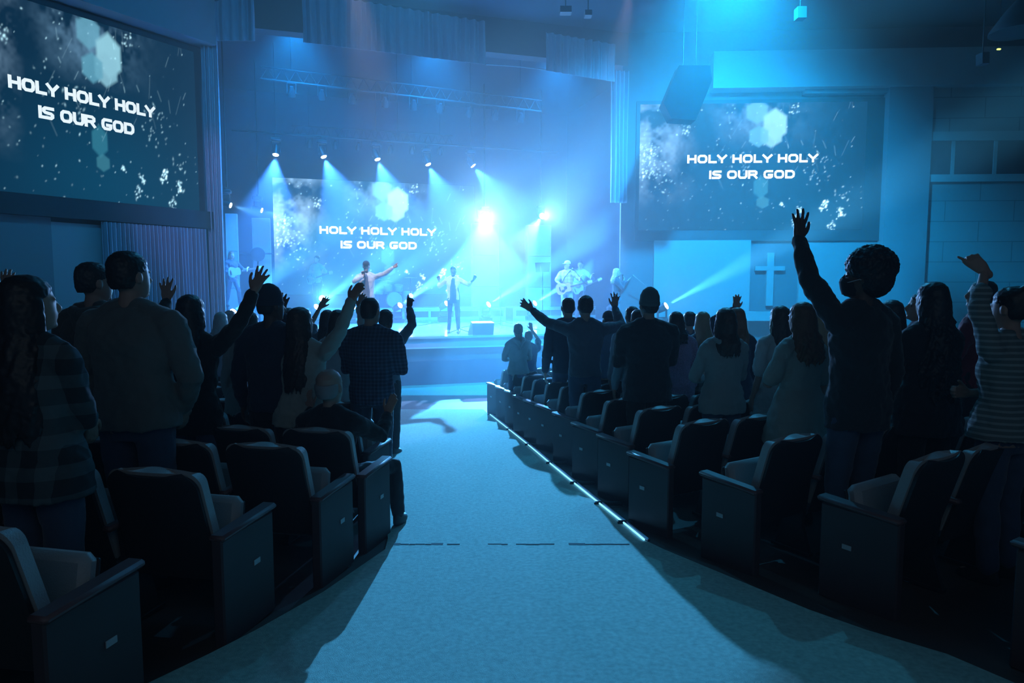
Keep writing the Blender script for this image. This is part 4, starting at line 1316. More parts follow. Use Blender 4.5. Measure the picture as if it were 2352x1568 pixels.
def person(label, px, ptop, Y, H=None, heading=0.0, build=1.0, fem=False, skin=None, top=None, bottom=None, hair='short', hcol='dark', arms=(None, None),
           head=(0, 0), sleeve='long', hem=.86, seated=False, hood=False, collar=False, extra=None, base=None, floor=None, group='people in the audience', eyes=False, vox=None, flare=0.0, folds=.030, pants_mat=None, inner=None, shoes=None, tight=0.0):
    """builds one standing (or seated) figure whose crown projects to (px, ptop) at depth Y"""
    crown = atY(px, ptop, Y)
    fz = floor_z(Y) if floor is None else floor
    tot = crown.z - fz
    hair_up = .015
    sit = .46 if seated else 0.0
    k = tot / (1.75 - sit + hair_up) if H is None else H / 1.75
    if seated: k = tot / (1.75 - .44)
    root_loc = Vector((crown.x, crown.y, fz if not seated else fz))
    hd = R(heading)
    W = Matrix.Translation(root_loc) @ Matrix.Rotation(hd, 4, 'Z')
    Wi = W.inverted()
    K = Matrix.Scale(k, 4)
    dz = -.44 if seated else 0.0
    vx = vox or (.0075 if Y < 7 else .010)
    sk = skin or SKIN
    b = build
    Z = lambda z: z + dz
    g = .014
    # ---- torso sections
    if fem:
        RG = [(.84, .165, .115), (.93, .175, .12), (1.02, .150, .105), (1.10, .130, .095), (1.20, .140, .105), (1.30, .150, .115), (1.38, .150, .095), (1.43, .125, .075), (1.47, .07, .06)]
    else:
        RG = [(.84, .15, .11), (.93, .160, .115), (1.03, .150, .105), (1.12, .150, .105), (1.22, .165, .112), (1.32, .178, .115), (1.39, .172, .098), (1.44, .135, .078), (1.48, .07, .06)]
    def torso(mb, gr, z0=.84, z1=2.0, fl=0.0, mul=1.0):
        rr = []
        zs = [q for q in RG if z0 - .001 <= q[0] <= z1]
        if zs[0][0] > z0 + .01: zs = [(z0, zs[0][1], zs[0][2])] + zs
        for z, rx, ry in zs:
            f = fl * max(0, (1.15 - z) / .3)
            rr.append((0, 0, Z(z), (rx * b + gr + f) * mul, (ry * (b * .6 + .4) + gr + f) * mul))
        mb.rings(rr, 24, p=2.3)
    body = MB(); shirt = MB(); pants = MB()
    torso(body, -.004)
    torso(shirt, g, z0=hem, fl=flare)
    shx = .165 * b * (0.93 if fem else 1.04)
    sy = -.005
    aw = .92 if fem else 1.0 + (b - 1) * .8
    for s in (-1, 1):
        shirt.tube([(s * .045, -.008, Z(1.482)), (s * shx * .75, -.005, Z(1.430)), (s * shx, sy, Z(1.400))], [.050 + g * .5, .055 + g * .6, .056 * aw + g], 12)
        body.tube([(s * .02, -.005, Z(1.50)), (s * shx * .7, 0, Z(1.425)), (s * shx, sy, Z(1.400))], [.045, .045, .045 * aw], 10)
    l1, l2 = .290, .255
    HR = []
    for s, spec in ((-1, arms[0]), (1, arms[1])):
        Sh = Vector((s * (shx + .012), sy, Z(1.395)))
        hint = Vector((s * .6, -.4, -.6)); pose = 'open'; nrm = Vector((0, -1, 0)); sd = Vector((-s, 0, 0)); curl = .35; spread = .10
        if spec is None: spec = 'down'
        if spec == 'down':
            T = Sh + Vector((s * .065, .06, -.525)); d = Vector((s * -.02, .12, -1)); nrm = Vector((s, 0, 0)); sd = Vector((0, 1, 0)); hint = Vector((s * .3, -1, 0)); curl = .55; spread = .03
        elif spec == 'front':
            T = Vector((s * .07, .26, Z(1.10))); d = Vector((-s * .9, .3, .1)); nrm = Vector((0, 1, 0)); sd = Vector((0, 0, 1)); hint = Vector((s * .8, -.6, -.3)); curl = .9; spread = .02
        elif spec == 'pocket':
            T = Vector((s * .17, .14, Z(.93))); d = Vector((-s * .3, .5, -1)); nrm = Vector((s, 0, 0)); sd = Vector((0, 1, 0)); hint = Vector((s * 1.0, -.5, 0)); curl = .6; spread = .02
        elif spec == 'clasp':
            T = Vector((s * .03, .27, Z(.98))); d = Vector((-s * .8, .2, -.4)); nrm = Vector((0, 1, 0)); sd = Vector((0, 0, 1)); hint = Vector((s * .8, -.6, -.2)); curl = .9; spread = .02
        elif spec == 'chest':
            T = Vector((s * .10, .24, Z(1.28))); d = Vector((-s * .4, .3, .8)); nrm = Vector((s, 0, 0)); sd = Vector((0, -1, 0)); hint = Vector((s * .7, -.2, -.8)); curl = .5; spread = .05
        elif isinstance(spec, dict) and 'loc' in spec:
            T = Vector(spec['loc']); T.z = Z(T.z); d = Vector(spec.get('d', (0, 1, 0))); pose = spec.get('pose', 'open'); nrm = Vector(spec.get('n', (0, -1, 0))); sd = Vector(spec.get('side', (-s, 0, 0)))
            hint = Vector(spec.get('hint', hint)); curl = spec.get('curl', curl); spread = spec.get('spread', spread)
        else:
            wx, wy, tx, ty = spec['px']
            ShW = W @ (K @ Sh)
            best = None
            y0, y1 = spec.get('yr', (-.15, .50))
            for i in range(60):
                yy = ShW.y + y0 + (y1 - y0) * i / 59
                T0 = atY(wx, wy, yy)
                e = abs((T0 - ShW).length - (l1 + l2) * k * spec.get('reach', .94))
                if best is None or e < best[0]: best = (e, T0, yy)
            T = (Wi @ best[1]) / k
            tipw = atY(tx, ty, best[2] + spec.get('fwd', 0.02)); d = (Wi @ tipw) / k - T
            pose = spec.get('pose', 'open'); curl = spec.get('curl', .22); spread = spec.get('spread', .17)
            nrm = Vector(spec.get('n', (0, -1, 0))); sd = Vector(spec.get('side', (-s, 0, 0))); hint = Vector(spec.get('hint', (s * .7, -.2, -.8)))
        E, T = two_bone(Sh, T, l1, l2, hint)
        body.tube([Sh, Sh.lerp(E, .5), E, E.lerp(T, .35), T], [.050 * aw, .043 * aw, .036 * aw, .036 * aw, .024], 12)
        hand(body, T, d, nrm, sd, curl, spread, pose, 1.0)
        HR.append((E, T, d))
        if sleeve == 'long':
            shirt.tube([Sh, Sh.lerp(E, .5), E, E.lerp(T, .45), E.lerp(T, .94)], [(.056 * aw + g), .050 * aw + g, .043 * aw + g, .040 * aw + g, .030 + g * .8], 14)
        elif sleeve == 'pushed':
            shirt.tube([Sh, Sh.lerp(E, .5), E, E.lerp(T, .40)], [(.056 * aw + g), .050 * aw + g, .044 * aw + g, .041 * aw + g], 14)
        elif sleeve == 'short':
            shirt.tube([Sh, Sh.lerp(E, .42), Sh.lerp(E, .80)], [(.058 * aw + g), .060 * aw + g, .062 * aw + g], 14)
    # ---- head
    HM = Matrix.Translation((0, 0, Z(1.52))) @ Matrix.Rotation(R(head[0]), 4, 'Z') @ Matrix.Rotation(R(head[1]), 4, 'X') @ Matrix.Scale((extra or {}).get('headscale', 1.05), 4) @ Matrix.Translation((0, 0, -1.52))
    body.tube([(0, -.012, Z(1.43)), (0, -.006, Z(1.50)), tuple(HM @ Vector((0, .004, 1.57)))], [.058, .052 * (.92 if fem else 1.0 + (b - 1) * .5), .052], 14)
    hb = MB()
    hb.rings([(0, .030, 1.520, .020, .026), (0, .034, 1.530, .040, .045), (0, .028, 1.555, .054, .066), (0, .016, 1.590, .066, .084), (0, .006, 1.625, .072, .093), (0, .000, 1.660, .0745, .0965), (0, -.004, 1.695, .071, .092), (0, -.006, 1.722, .056, .074), (0, -.008, 1.742, .030, .042)], 22)
    hb.tube([(0, .094, 1.645), (0, .114, 1.612), (0, .104, 1.600)], [.008, .013, .014], 8)
    hb.ball((0, .090, 1.583), (.022, .014, .007)); hb.ball((0, .089, 1.572), (.020, .014, .007)); hb.ball((0, .080, 1.542), (.022, .018, .016))
    hb.ball((-.032, .082, 1.655), (.020, .012, .006)); hb.ball((.032, .082, 1.655), (.020, .012, .006))
    for s in (-1, 1):
        hb.ball((s * .077, -.004, 1.628), (.009, .020, .030))
    body.add(hb.v, hb.f, HM)
    # ---- legs
    hipx = .088 * (1 + (b - 1) * .6)
    for s in (-1, 1):
        if seated:
            hp, kn, an = Vector((s * hipx, -.02, .50)), Vector((s * (hipx + .05), .44, .50)), Vector((s * (hipx + .05), .46, .09))
            if extra and 'knees' in extra: kn, an = [Vector(v_) for v_ in extra['knees'][0 if s < 0 else 1]]
        else:
            hp, kn, an = Vector((s * hipx, 0, .90)), Vector((s * (hipx + .008), .015, .49)), Vector((s * (hipx + .012), -.015, .09))
            if extra and 'legs' in extra: kn, an = [Vector(v_) for v_ in extra['legs'][0 if s < 0 else 1]]
        body.tube([hp, hp.lerp(kn, .5), kn, kn.lerp(an, .35), an], [.078, .066, .050, .050, .034], 12)
        body.tube([an + Vector((0, -.03, -.045)), an + Vector((0, .14, -.06))], [.032, .026], 10)
        bw = b * .5 + .5 - tight
        pants.tube([hp, hp.lerp(kn, .5), kn, kn.lerp(an, .4), an + Vector((0, 0, .015))], [.092 * bw, .082 * bw, .066 * bw, .062 * bw, .056 * bw], 14)
        sh_ = MB(); sh_.rings([(0, 0, 0, .040, .115), (0, .0, .02, .046, .125), (0, -.01, .045, .044, .115), (0, -.05, .075, .038, .065), (0, -.065, .11, .036, .042)], 18, Matrix.Translation((an.x, an.y + .055, an.z - .09)))
        pants_sh = sh_
        HR.append(('shoe', sh_))
    if seated: pants.rings([(0, -.03, .44, .16 * b, .12), (0, -.03, .50, .165 * b, .125), (0, -.03, .58, .155 * b, .115)], 20)
    else: pants.rings([(0, 0, .80, .15 * b + .006, .108), (0, 0, .86, .165 * b + .008, .128), (0, 0, .94, .168 * b + .006, .126), (0, 0, 1.03, .152 * b + .006, .110)], 22)
    def sc(m):
        m.v = [tuple(Vector(p) * k) for p in m.v]; return m
    root = soft(sc(body), 'person', sk, None, vx, 1)
    root.matrix_world = W
    tag(root, label, 'person', group)
    tm = top or cloth('grey', (.2, .2, .2))
    nm = {'long': 'long_sleeve_top', 'short': 't_shirt', 'pushed': 'jacket'}[sleeve]
    if hood: nm = 'hoodie'
    soft(sc(shirt), nm, tm, root, .011 if Y < 7 else .014, 2, folds, .085)
    soft(sc(pants), 'trousers', bottom or M_blackt, root, .012, 2, .018, .08)
    for h_ in HR:
        if h_[0] == 'shoe': sc(h_[1]).build('shoe', shoes or M_shoe, root)
    if inner:
        im = MB()
        im.rings([(0, .045, Z(.86), .120, .118), (0, .047, Z(1.05), .098, .112), (0, .048, Z(1.25), .088, .118), (0, .036, Z(1.40), .07, .104), (0, .012, Z(1.475), .062, .062)], 20)
        soft(sc(im), 't_shirt', inner, root, .012, 2, .008, .1)
    if hood:
        hm_ = MB()
        hm_.tube([(.085, .055, Z(1.455)), (.115, -.02, Z(1.475)), (.085, -.085, Z(1.465)), (0, -.115, Z(1.445)), (-.085, -.085, Z(1.465)), (-.115, -.02, Z(1.475)), (-.085, .055, Z(1.455))], [.022, .030, .036, .042, .036, .030, .022], 12)
        hm_.tube([(.06, -.10, Z(1.45)), (.0, -.135, Z(1.36)), (-.06, -.10, Z(1.45))], [.03, .042, .03], 12)
        soft(sc(hm_), 'hood', tm, root, .010, 3, .012, .06)
    if collar:
        cm = MB(); cm.rings([(0, -.006, Z(1.455), .088, .082), (0, -.006, Z(1.49), .072, .070), (0, -.004, Z(1.515), .066, .064), (0, -.004, Z(1.517), .05, .05)], 20); sc(cm).build('collar', tm, root)
    # ---- hair and headgear
    hm = HAIRS[hcol]
    rnd = random.Random(int(px * 7 + ptop))
    H_ = MB()
    def HP(x, y, z): return HM @ Vector((x, y, z))
    cap = [(0, -.040, 1.578, .052, .050), (0, -.030, 1.605, .070, .070), (0, -.020, 1.635, .0785, .083), (0, -.010, 1.665, .081, .094), (0, -.006, 1.700, .079, .097), (0, -.008, 1.728, .066, .084), (0, -.010, 1.752, .038, .052), (0, -.010, 1.760, .012, .02)]
    if hair in ('short', 'long', 'curlylong', 'bob', 'bun', 'ponytail'):
        H_.rings(cap, 24, HM)
    if hair == 'short':
        soft(sc(H_), 'hair', hm, root, .0075, 1, .010, .015)
    elif hair == 'buzz':
        H_.rings([(a_[0], a_[1] - .002, a_[2], a_[3] - .004, a_[4] - .003) for a_ in cap[:-1]], 24, HM)
        soft(sc(H_), 'hair', hm, root, .0075, 2, .0, .015)
    elif hair == 'fringe':     # bald crown with a rim of short hair
        H_.rings([(0, -.042, 1.575, .050, .048), (0, -.034, 1.60, .068, .066), (0, -.030, 1.64, .076, .074), (0, -.034, 1.665, .072, .066)], 24, HM)
        soft(sc(H_), 'hair', hm, root, .0075, 2, .004, .015)
    elif hair == 'afro':
        H_.ball((0, -.018, 1.700), (.118, .125, .105), 24, 14, HM)
        H_.ball((0, -.050, 1.640), (.108, .088, .105), 24, 14, HM)
        for _ in range(300):
            a_ = rnd.uniform(0, 6.28); e_ = rnd.uniform(-.5, 1.5)
            H_.ball((.112 * math.cos(a_) * math.cos(e_), -.02 + .118 * math.sin(a_) * math.cos(e_), 1.70 + .102 * math.sin(e_)), rnd.uniform(.009, .016), 6, 5, HM)
        soft(sc(H_), 'hair', hm, root, .0065, 1, .012, .012)
    elif hair in ('long', 'curlylong', 'bob', 'bun', 'ponytail'):
        Ln = {'long': .42, 'curlylong': .40, 'bob': .17, 'bun': .0, 'ponytail': .0}[hair]
        if extra and 'hairlen' in extra: Ln = extra['hairlen']
        if Ln:
            n = 44
            for i in range(n):
                a_ = math.radians(-20 + 220 * i / (n - 1)) + math.pi      # around the back from ear to ear
                cx, cy_ = math.cos(a_) * .070, math.sin(a_) * .085 - .012
                p0 = Vector((cx * .75, cy_ * .8, 1.725)); p1 = Vector((cx * 1.12, cy_ * 1.08, 1.64)); p2 = Vector((cx * 1.22, cy_ * 1.12 - .004, 1.55))
                L = Ln * rnd.uniform(.86, 1.05)
                wv = .020 if hair == 'curlylong' else .006
                fan = 1.75 if hair == 'curlylong' else 1.45
                if extra and 'fan' in extra: fan = extra['fan']
                pts = [p0, p1, p2]
                m_ = max(3, int(L / .045))
                for j in range(1, m_ + 1):
                    t_ = j / m_
                    yb = min(cy_ * 1.1, 0) - .055 * min(1, t_ * 2.0)
                    fx = 1.22 + (fan - 1.22) * min(1, t_ * 1.6)
                    pts.append(Vector((cx * fx * (1 - .12 * t_) + wv * math.sin(t_ * L * 38 + i * 1.7), yb + wv * math.cos(t_ * L * 38 + i), 1.55 - L * t_)))
                pts = [HM @ q if q_i < 3 else Vector((q.x, q.y, Z(q.z))) + (HM @ Vector((0, -.03, 1.55)) - Vector((0, -.03, Z(1.55)))) * max(0, 1 - (q_i - 2) / 4) for q_i, q in enumerate(pts)]
                rr = [.012] + [.0135] * (len(pts) - 3) + [.010, .004]
                H_.tube(pts, rr, 6)
        if hair == 'bun': H_.ball((0, -.075, 1.735), (.042, .038, .038), 16, 10, HM)
        if hair == 'ponytail':
            H_.tube([tuple(HP(0, -.10, 1.69)), tuple(HP(0, -.145, 1.66)), tuple(HP(.01, -.15, 1.58)), tuple(HP(.015, -.14, 1.48)), tuple(HP(.01, -.135, 1.42))], [.018, .026, .028, .022, .008], 10)
        soft(sc(H_), 'hair', hm, root, .0075 if Y < 7 else .010, 1, .008, .02)
    if extra and 'hat' in extra:
        kind, hmat = extra['hat']
        c_ = MB()
        if kind == 'beanie':
            c_.rings([(0, -.010, 1.640, .086, .105), (0, -.010, 1.668, .087, .106), (0, -.010, 1.672, .083, .102), (0, -.010, 1.72, .080, .098), (0, -.012, 1.765, .060, .075), (0, -.012, 1.790, .028, .036), (0, -.012, 1.797, .008, .01)], 26, HM)
            sc(c_).build('beanie', hmat, root)
        else:
            s_ = -1 if kind == 'cap_back' else 1
            c_.rings([(0, -.006, 1.672, .083, .103), (0, -.006, 1.70, .082, .102), (0, -.008, 1.735, .072, .090), (0, -.010, 1.762, .045, .056), (0, -.010, 1.772, .012, .014)], 26, HM)
            c_.prism([(-.062, .07 * s_), (-.058, .13 * s_), (-.035, .165 * s_), (0, .175 * s_), (.035, .165 * s_), (.058, .13 * s_), (.062, .07 * s_)], 1.672, 1.680, 'z', HM)
            sc(c_).build('cap', hmat, root, smooth=True)
    if extra and 'mask' in extra:
        c_ = MB(); c_.rings([(0, .052, 1.535, .048, .050), (0, .050, 1.565, .060, .066), (0, .052, 1.60, .064, .074), (0, .05, 1.622, .05, .066)], 20, HM)
        sc(c_).build('face_mask', mat('mask_black', (.015, .015, .017), .8), root)
        c_ = MB()
        for s in (-1, 1): c_.tube([tuple(HP(s * .055, .08, 1.60)), tuple(HP(s * .078, .02, 1.625)), tuple(HP(s * .080, -.015, 1.615))], .003, 6)
        sc(c_).build('mask_strap', mat('strap_pale', (.6, .65, .7), .6), root)
    if eyes:
        for s in (-1, 1):
            c_ = MB(); c_.ball(tuple(HP(s * .030, .0865, 1.636)), (.011, .008, .007), 10, 6); sc(c_).build('eye', mat('eye', (.05, .04, .04), .2), root)
    return root, k, HR, W, HM, Z

def snap(px, Y, side):
    best = (9, Y)
    for i in range(-80, 240):
        y = Y + i * .01
        Q = atY(px, 650, y); Q.z = 0
        for (sd, r, k_), (P, rz) in SEATS.items():
            if sd != side or k_ != 0: continue
            n = Vector((-math.sin(rz), math.cos(rz), 0)); xd = Vector((math.cos(rz), math.sin(rz), 0))
            q = Q - Vector((P.x, P.y, 0))
            lx = q.dot(xd) * (1 if side == 'right' else -1)
            e = abs(q.dot(n) - .40) + abs(i) * .0016 + max(0, (.16 if side == 'right' else -.0) - lx) * 3
            if e < best[0]: best = (e, y)
    return best[1]
C = cloth
def P(label, px, top_, Y, side, **k):
    if side: Y = snap(px, Y, side)
    return person(label, px, top_, Y, **k)
# ---------------- left block
P('person with long dark hair and pale plaid shirt at the far left foreground', 66, 634, 3.35, 'left', heading=-14, fem=True, hair='long', hcol='dark', build=1.12,
  top=pattern_mat('cloth_plaid_pale', 'plaid', (.03, .04, .045), (.12, .17, .18), 8.0), bottom=M_jeans, arms=('down', {'px': (200, 955, 212, 998), 'yr': (-.2, .3), 'side': (0, 1, 0), 'n': (1, 0, 0), 'curl': .8, 'spread': .02, 'hint': (1, -1, 0), 'reach': .97}), head=(-22, 4), hem=.80, flare=.03, extra={'hairlen': .50, 'fan': 1.9})
P('tallest person, broad back in grey long-sleeved shirt and jeans, left foreground', 296, 579, 3.8, 'left', heading=-8, build=1.22, hair='short', hcol='dark', top=C('charcoal_green', (.17, .19, .18)), bottom=M_jeans,
  arms=('pocket', 'pocket'), head=(-16, 3), hem=.86, flare=.02)
P('person in a dark hooded jacket behind the broad grey-shirted person at left', 213, 604, 4.75, 'left', heading=-10, build=1.15, hair='short', hcol='dark', hood=True, top=C('olive', (.11, .11, .10)), arms=('down', 'down'), head=(-25, 0))
P('person cut by the left edge with one hand raised', -18, 668, 4.4, 'left', heading=-8, fem=True, hair='bob', hcol='dark', top=C('slate', (.15, .17, .2)), arms=('front', {'px': (18, 676, 16, 640)}))
P('person in black with long dark hair and both arms raised, left of the lead singer', 437, 678, 4.75, 'left', heading=-6, fem=True, hair='long', hcol='black', build=1.05, top=C('black', (.018, .02, .022)), bottom=M_jeans,
  arms=({'px': (383, 690, 379, 634), 'curl': .15, 'spread': .22}, {'px': (583, 668, 606, 618), 'curl': .12, 'spread': .20, 'reach': .985, 'yr': (-.3, .6)}), hem=.80, sleeve='long', extra={'hairlen': .30, 'fan': 1.5})
P('person in dark shirt and cap beside a raised black sleeve, left of the star lamp', 620, 664, 5.4, 'left', heading=-8, build=1.12, hair='buzz', hcol='black', skin=SKIND, top=C('navy', (.04, .05, .09)), arms=('down', {'px': (646, 722, 650, 684), 'reach': .8}), head=(-28, 0), extra={'hat': ('beanie', mat('cap_navy', (.03, .04, .07), .9))})
P('person in pale loose shirt between two dark figures left of centre', 572, 716, 6.3, 'left', heading=-6, fem=True, build=1.15, hair='long', hcol='brown', top=C('sage', (.36, .42, .40)), arms=('down', 'down'), hem=.80, flare=.05)
P('person with long hair in a pale sweater, right arm stretched to the lead singer', 692, 706, 5.4, 'left', heading=-16, fem=True, build=1.22, hair='long', hcol='brown', top=C('pale_green', (.46, .54, .50)), bottom=M_jeans,
  arms=('down', {'px': (806, 690, 826, 655), 'curl': .5, 'spread': .05, 'reach': .985, 'yr': (-.2, .6)}), hem=.82, flare=.05, head=(-15, 6), extra={'hairlen': .46, 'fan': 1.6})
P('person in a light sweater reaching up just left of the checked shirt', 776, 712, 7.2, 'left', heading=-14, fem=True, hair='long', hcol='brown', top=C('cream', (.55, .58, .56)), arms=('down', {'px': (826, 706, 832, 680), 'reach': .96, 'curl': .4}), hem=.82, flare=.04, extra={'hairlen': .2})
P('person in a dark checked shirt with short hair left of the aisle', 850, 683, 6.1, 'left', heading=-8, build=1.2, hair='buzz', hcol='dark', collar=True, top=pattern_mat('cloth_fine_check', 'plaid', (.035, .05, .09), (.10, .14, .22), 30.0), bottom=C('navy_trousers', (.04, .06, .10)), arms=('front', 'front'), hem=.82, head=(-8, 0))
P('person behind the checked shirt pointing one finger up by the aisle', 886, 711, 8.3, 'left', heading=-14, build=1.0, hair='short', hcol='black', skin=SKIND, top=C('slate2', (.12, .15, .2)), arms=('down', {'px': (940, 706, 944, 680), 'pose': 'point', 'reach': .95}), collar=True)
P('person with raised arm in front of the star lamp', 752, 712, 8.6, 'left', heading=-6, hair='bob', fem=True, hcol='black', top=C('slate3', (.10, .14, .18)), sleeve='short', arms=({'px': (735, 706, 754, 676), 'reach': .9, 'side': (1, 0, 0)}, 'down'))
P('small head seen between the dark cap and the long-haired figure', 664, 708, 8.0, 'left', heading=-4, hair='short', hcol='brown', top=C('slate4', (.1, .13, .18)))
P('small head above the raised black sleeve at left', 507, 717, 10.0, 'left', heading=-4, hair='bob', fem=True, hcol='grey', top=C('grey_blue', (.2, .25, .3)))
P('second small head beside the purple curtain foot', 528, 713, 11.2, 'left', heading=-4, hair='short', hcol='dark', top=C('grey_dark', (.1, .12, .15)))
# the seated man uses the folded-down seat at the aisle
sp, srz = SEATS['left', 3, 0]
sy_ = sp.y + .02
person('seated bald person in a black suit with both hands raised beside the aisle', 757, 863, sy_ - .02, heading=-12, seated=True, build=1.12, hair='fringe', hcol='grey', collar=True, top=C('suit', (.022, .024, .028)), bottom=C('suit_trousers', (.03, .033, .04)),
       arms=({'px': (713, 938, 703, 890), 'curl': .35, 'spread': .08, 'reach': .62, 'yr': (.05, .5), 'hint': (-.3, -.2, -1)}, {'px': (890, 950, 908, 902), 'curl': .25, 'spread': .05, 'reach': .80, 'yr': (-.05, .4), 'hint': (.5, -.1, -1)}), hem=.86, head=(0, 4),
       extra={'headscale': 1.26, 'knees': [((-.12, .42, .50), (-.12, .44, .09)), ((.34, .44, .51), (.36, .46, .09))]})
# ---------------- right block
P('small person in a hooded sweatshirt with braided hair at the aisle, first on the right', 1190, 743, 9.4, 'right', heading=14, fem=True, build=1.08, hair='ponytail', hcol='brown', hood=True, top=C('teal_grey', (.26, .33, .33)), bottom=M_jeans, arms=('front', 'front'), hem=.86)
P('short dark-haired person with one bare arm raised behind the hooded sweatshirt', 1214, 760, 11.9, 'right', heading=10, hair='short', hcol='dark', sleeve='short', top=C('ink', (.05, .07, .12)), arms=('down', {'px': (1221, 757, 1217, 737), 'reach': .9, 'curl': .35}))
P('person in a dark jacket behind the raised left arm, neck collar showing', 1305, 683, 7.4, 'right', heading=6, build=1.1, hair='buzz', hcol='dark', collar=True, top=C('ink2', (.05, .07, .11)), bottom=M_jeans)
P('person in a long-sleeved shirt with both arms spread wide right of the aisle', 1345, 679, 6.25, 'right', heading=4, build=1.06, hair='short', hcol='black', top=C('steel', (.10, .13, .17)), bottom=M_jeans,
  arms=({'px': (1222, 712, 1190, 688), 'curl': .15, 'spread': .16, 'reach': .985, 'yr': (-.2, .4), 'side': (.3, 0, 1)}, {'px': (1412, 706, 1414, 672), 'curl': .12, 'spread': .22, 'reach': .80, 'yr': (-.1, .4), 'hint': (1, -.1, -.7)}), hem=.88, collar=False)
P('stooping person in a wide blue-grey shirt behind the spread arms', 1398, 716, 9.6, 'right', heading=8, build=1.35, hair='buzz', hcol='dark', top=C('blue_grey', (.14, .2, .27)), extra={'hat': ('cap_back', mat('cap_dark', (.03, .04, .06), .9))})
P('person in a dark coat and knit beanie, right of the spread arms', 1490, 669, 5.5, 'right', heading=6, build=1.18, hair='short', hcol='dark', collar=True, top=C('coat', (.022, .028, .034)), arms=('front', 'front'), hem=.78, flare=.03, head=(4, 6), extra={'hat': ('beanie', mat('beanie_teal', (.10, .17, .18), .95, bump=.4, bump_scale=120))})
P('person in a pale jacket half hidden left of the beanie', 1452, 704, 8.4, 'right', heading=10, hair='short', hcol='dark', top=C('pale_blue', (.42, .5, .55)), hem=.84)
P('second head tucked against the beanie wearer', 1466, 710, 7.6, 'right', heading=10, hair='buzz', hcol='dark', top=C('pale_blue2', (.30, .4, .46)), hem=.84)
P('person with curly bob in a fuzzy lilac coat right of the beanie', 1553, 716, 7.5, 'right', heading=8, fem=True, build=1.2, hair='curlylong', hcol='dark', top=C('lilac', (.50, .38, .56), noise_amt=.5, noise_scale=70), hem=.72, flare=.02, extra={'hairlen': .16, 'fan': 1.5})
P('person with short hair behind the plaid shirt and lilac coat', 1584, 716, 9.2, 'right', heading=8, hair='short', hcol='dark', top=C('blue_dim', (.10, .16, .22)))
P('person with long blond hair in a green plaid shirt', 1614, 716, 7.9, 'right', heading=10, fem=True, hair='long', hcol='blond', top=pattern_mat('cloth_plaid_green', 'plaid', (.04, .10, .12), (.26, .42, .42), 11.0), hem=.80, flare=.02, arms=('front', 'front'), extra={'hairlen': .26})
P('person with shoulder-length brown hair in a pale grey hoodie', 1664, 707, 5.75, 'right', heading=14, fem=True, build=1.08, hair='long', hcol='brown', hood=True, top=C('hoodie_grey', (.34, .42, .42)), bottom=M_jeans, arms=('front', 'front'), hem=.82, flare=.02, head=(0, 8), extra={'hairlen': .22, 'fan': 1.6})
P('person in a navy jacket with one pale hand raised behind the grey hoodie', 1692, 707, 7.2, 'right', heading=10, fem=True, hair='long', hcol='red', top=C('navy2', (.03, .045, .08)), arms=({'px': (1688, 710, 1693, 684), 'reach': .8, 'curl': .2}, 'down'), hem=.80, flare=.02, extra={'hairlen': .2})
P('person with very long straight hair in a pale t-shirt', 1792, 703, 6.2, 'right', heading=12, fem=True, hair='long', hcol='brown', sleeve='short', top=C('tee_pale', (.55, .62, .60)), bottom=C('shorts_pale', (.3, .36, .4)), arms=('down', 'front'), hem=.72, flare=.05, extra={'hairlen': .52, 'fan': 1.1})
P('person with tousled strawberry-blond hair in a pale t-shirt holding something white', 1843, 695, 5.5, 'right', heading=24, fem=True, build=1.05, hair='curlylong', hcol='red', sleeve='short', top=C('tee_green', (.42, .52, .48)), bottom=C('shorts_pale', (.3, .36, .4)), arms=('front', 'down'), hem=.66, flare=.06, extra={'hairlen': .26, 'fan': 1.7})
P('person in white half hidden behind the raised dark sleeve', 1882, 706, 6.9, 'right', heading=20, fem=True, hair='long', hcol='blond', sleeve='short', top=C('white_tee', (.6, .66, .66)), hem=.8)
P('person with curly hair and face mask raising one arm high, right foreground', 1985, 586, 3.85, 'right', heading=20, build=.98, hair='afro', hcol='black', skin=SKIND, top=C('black2', (.030, .036, .042)), bottom=M_jeans,
  arms=({'px': (1834, 548, 1842, 462), 'curl': .10, 'spread': .27, 'reach': .985, 'yr': (-.2, .9), 'side': (1, 0, 0)}, 'down'), hem=.80, flare=.02, head=(38, 6), eyes=True, folds=.038, extra={'mask': 1, 'legs': [((-.11, .02, .49), (-.13, -.04, .09)), ((.11, .05, .49), (.13, .02, .09))]})
P('person with big curly dark hair in black, right of the raised arm', 2143, 649, 4.0, 'right', heading=14, fem=True, build=1.12, hair='curlylong', hcol='dark', top=C('black3', (.025, .025, .03)), arms=('front', 'front'), hem=.76, flare=.03, extra={'hairlen': .58, 'fan': 1.95})
P('person in a dark red and navy jacket looking left, behind the striped sweater', 2252, 643, 6.0, 'right', heading=40, build=1.1, hair='buzz', hcol='dark', collar=True, top=C('maroon', (.20, .022, .035)), arms=('front', 'front'), head=(38, 8), eyes=True)
P('person in a striped sweater pointing up and left at the right edge', 2326, 660, 3.95, None, heading=26, fem=True, build=1.12, hair='bun', hcol='dark', top=pattern_mat('cloth_stripe', 'stripe', (.16, .21, .21), (.34, .42, .41), 30.0), bottom=M_jeans,
  arms=({'px': (2262, 622, 2226, 584), 'pose': 'point', 'reach': .97, 'curl': .3, 'side': (0, 0, -1), 'yr': (-.2, .8)}, 'front'), hem=.88, flare=.03, sleeve='pushed')
P('person with face turned left just behind the big curly hair', 2112, 672, 6.6, 'right', heading=40, hair='short', hcol='dark', top=C('shade', (.06, .08, .1)), head=(40, 10), eyes=True)
P('dark-haired person behind the curly-haired mask wearer', 2048, 690, 6.0, 'right', heading=14, fem=True, hair='bob', hcol='dark', top=C('shade2', (.07, .1, .13)), arms=('down', 'chest'))

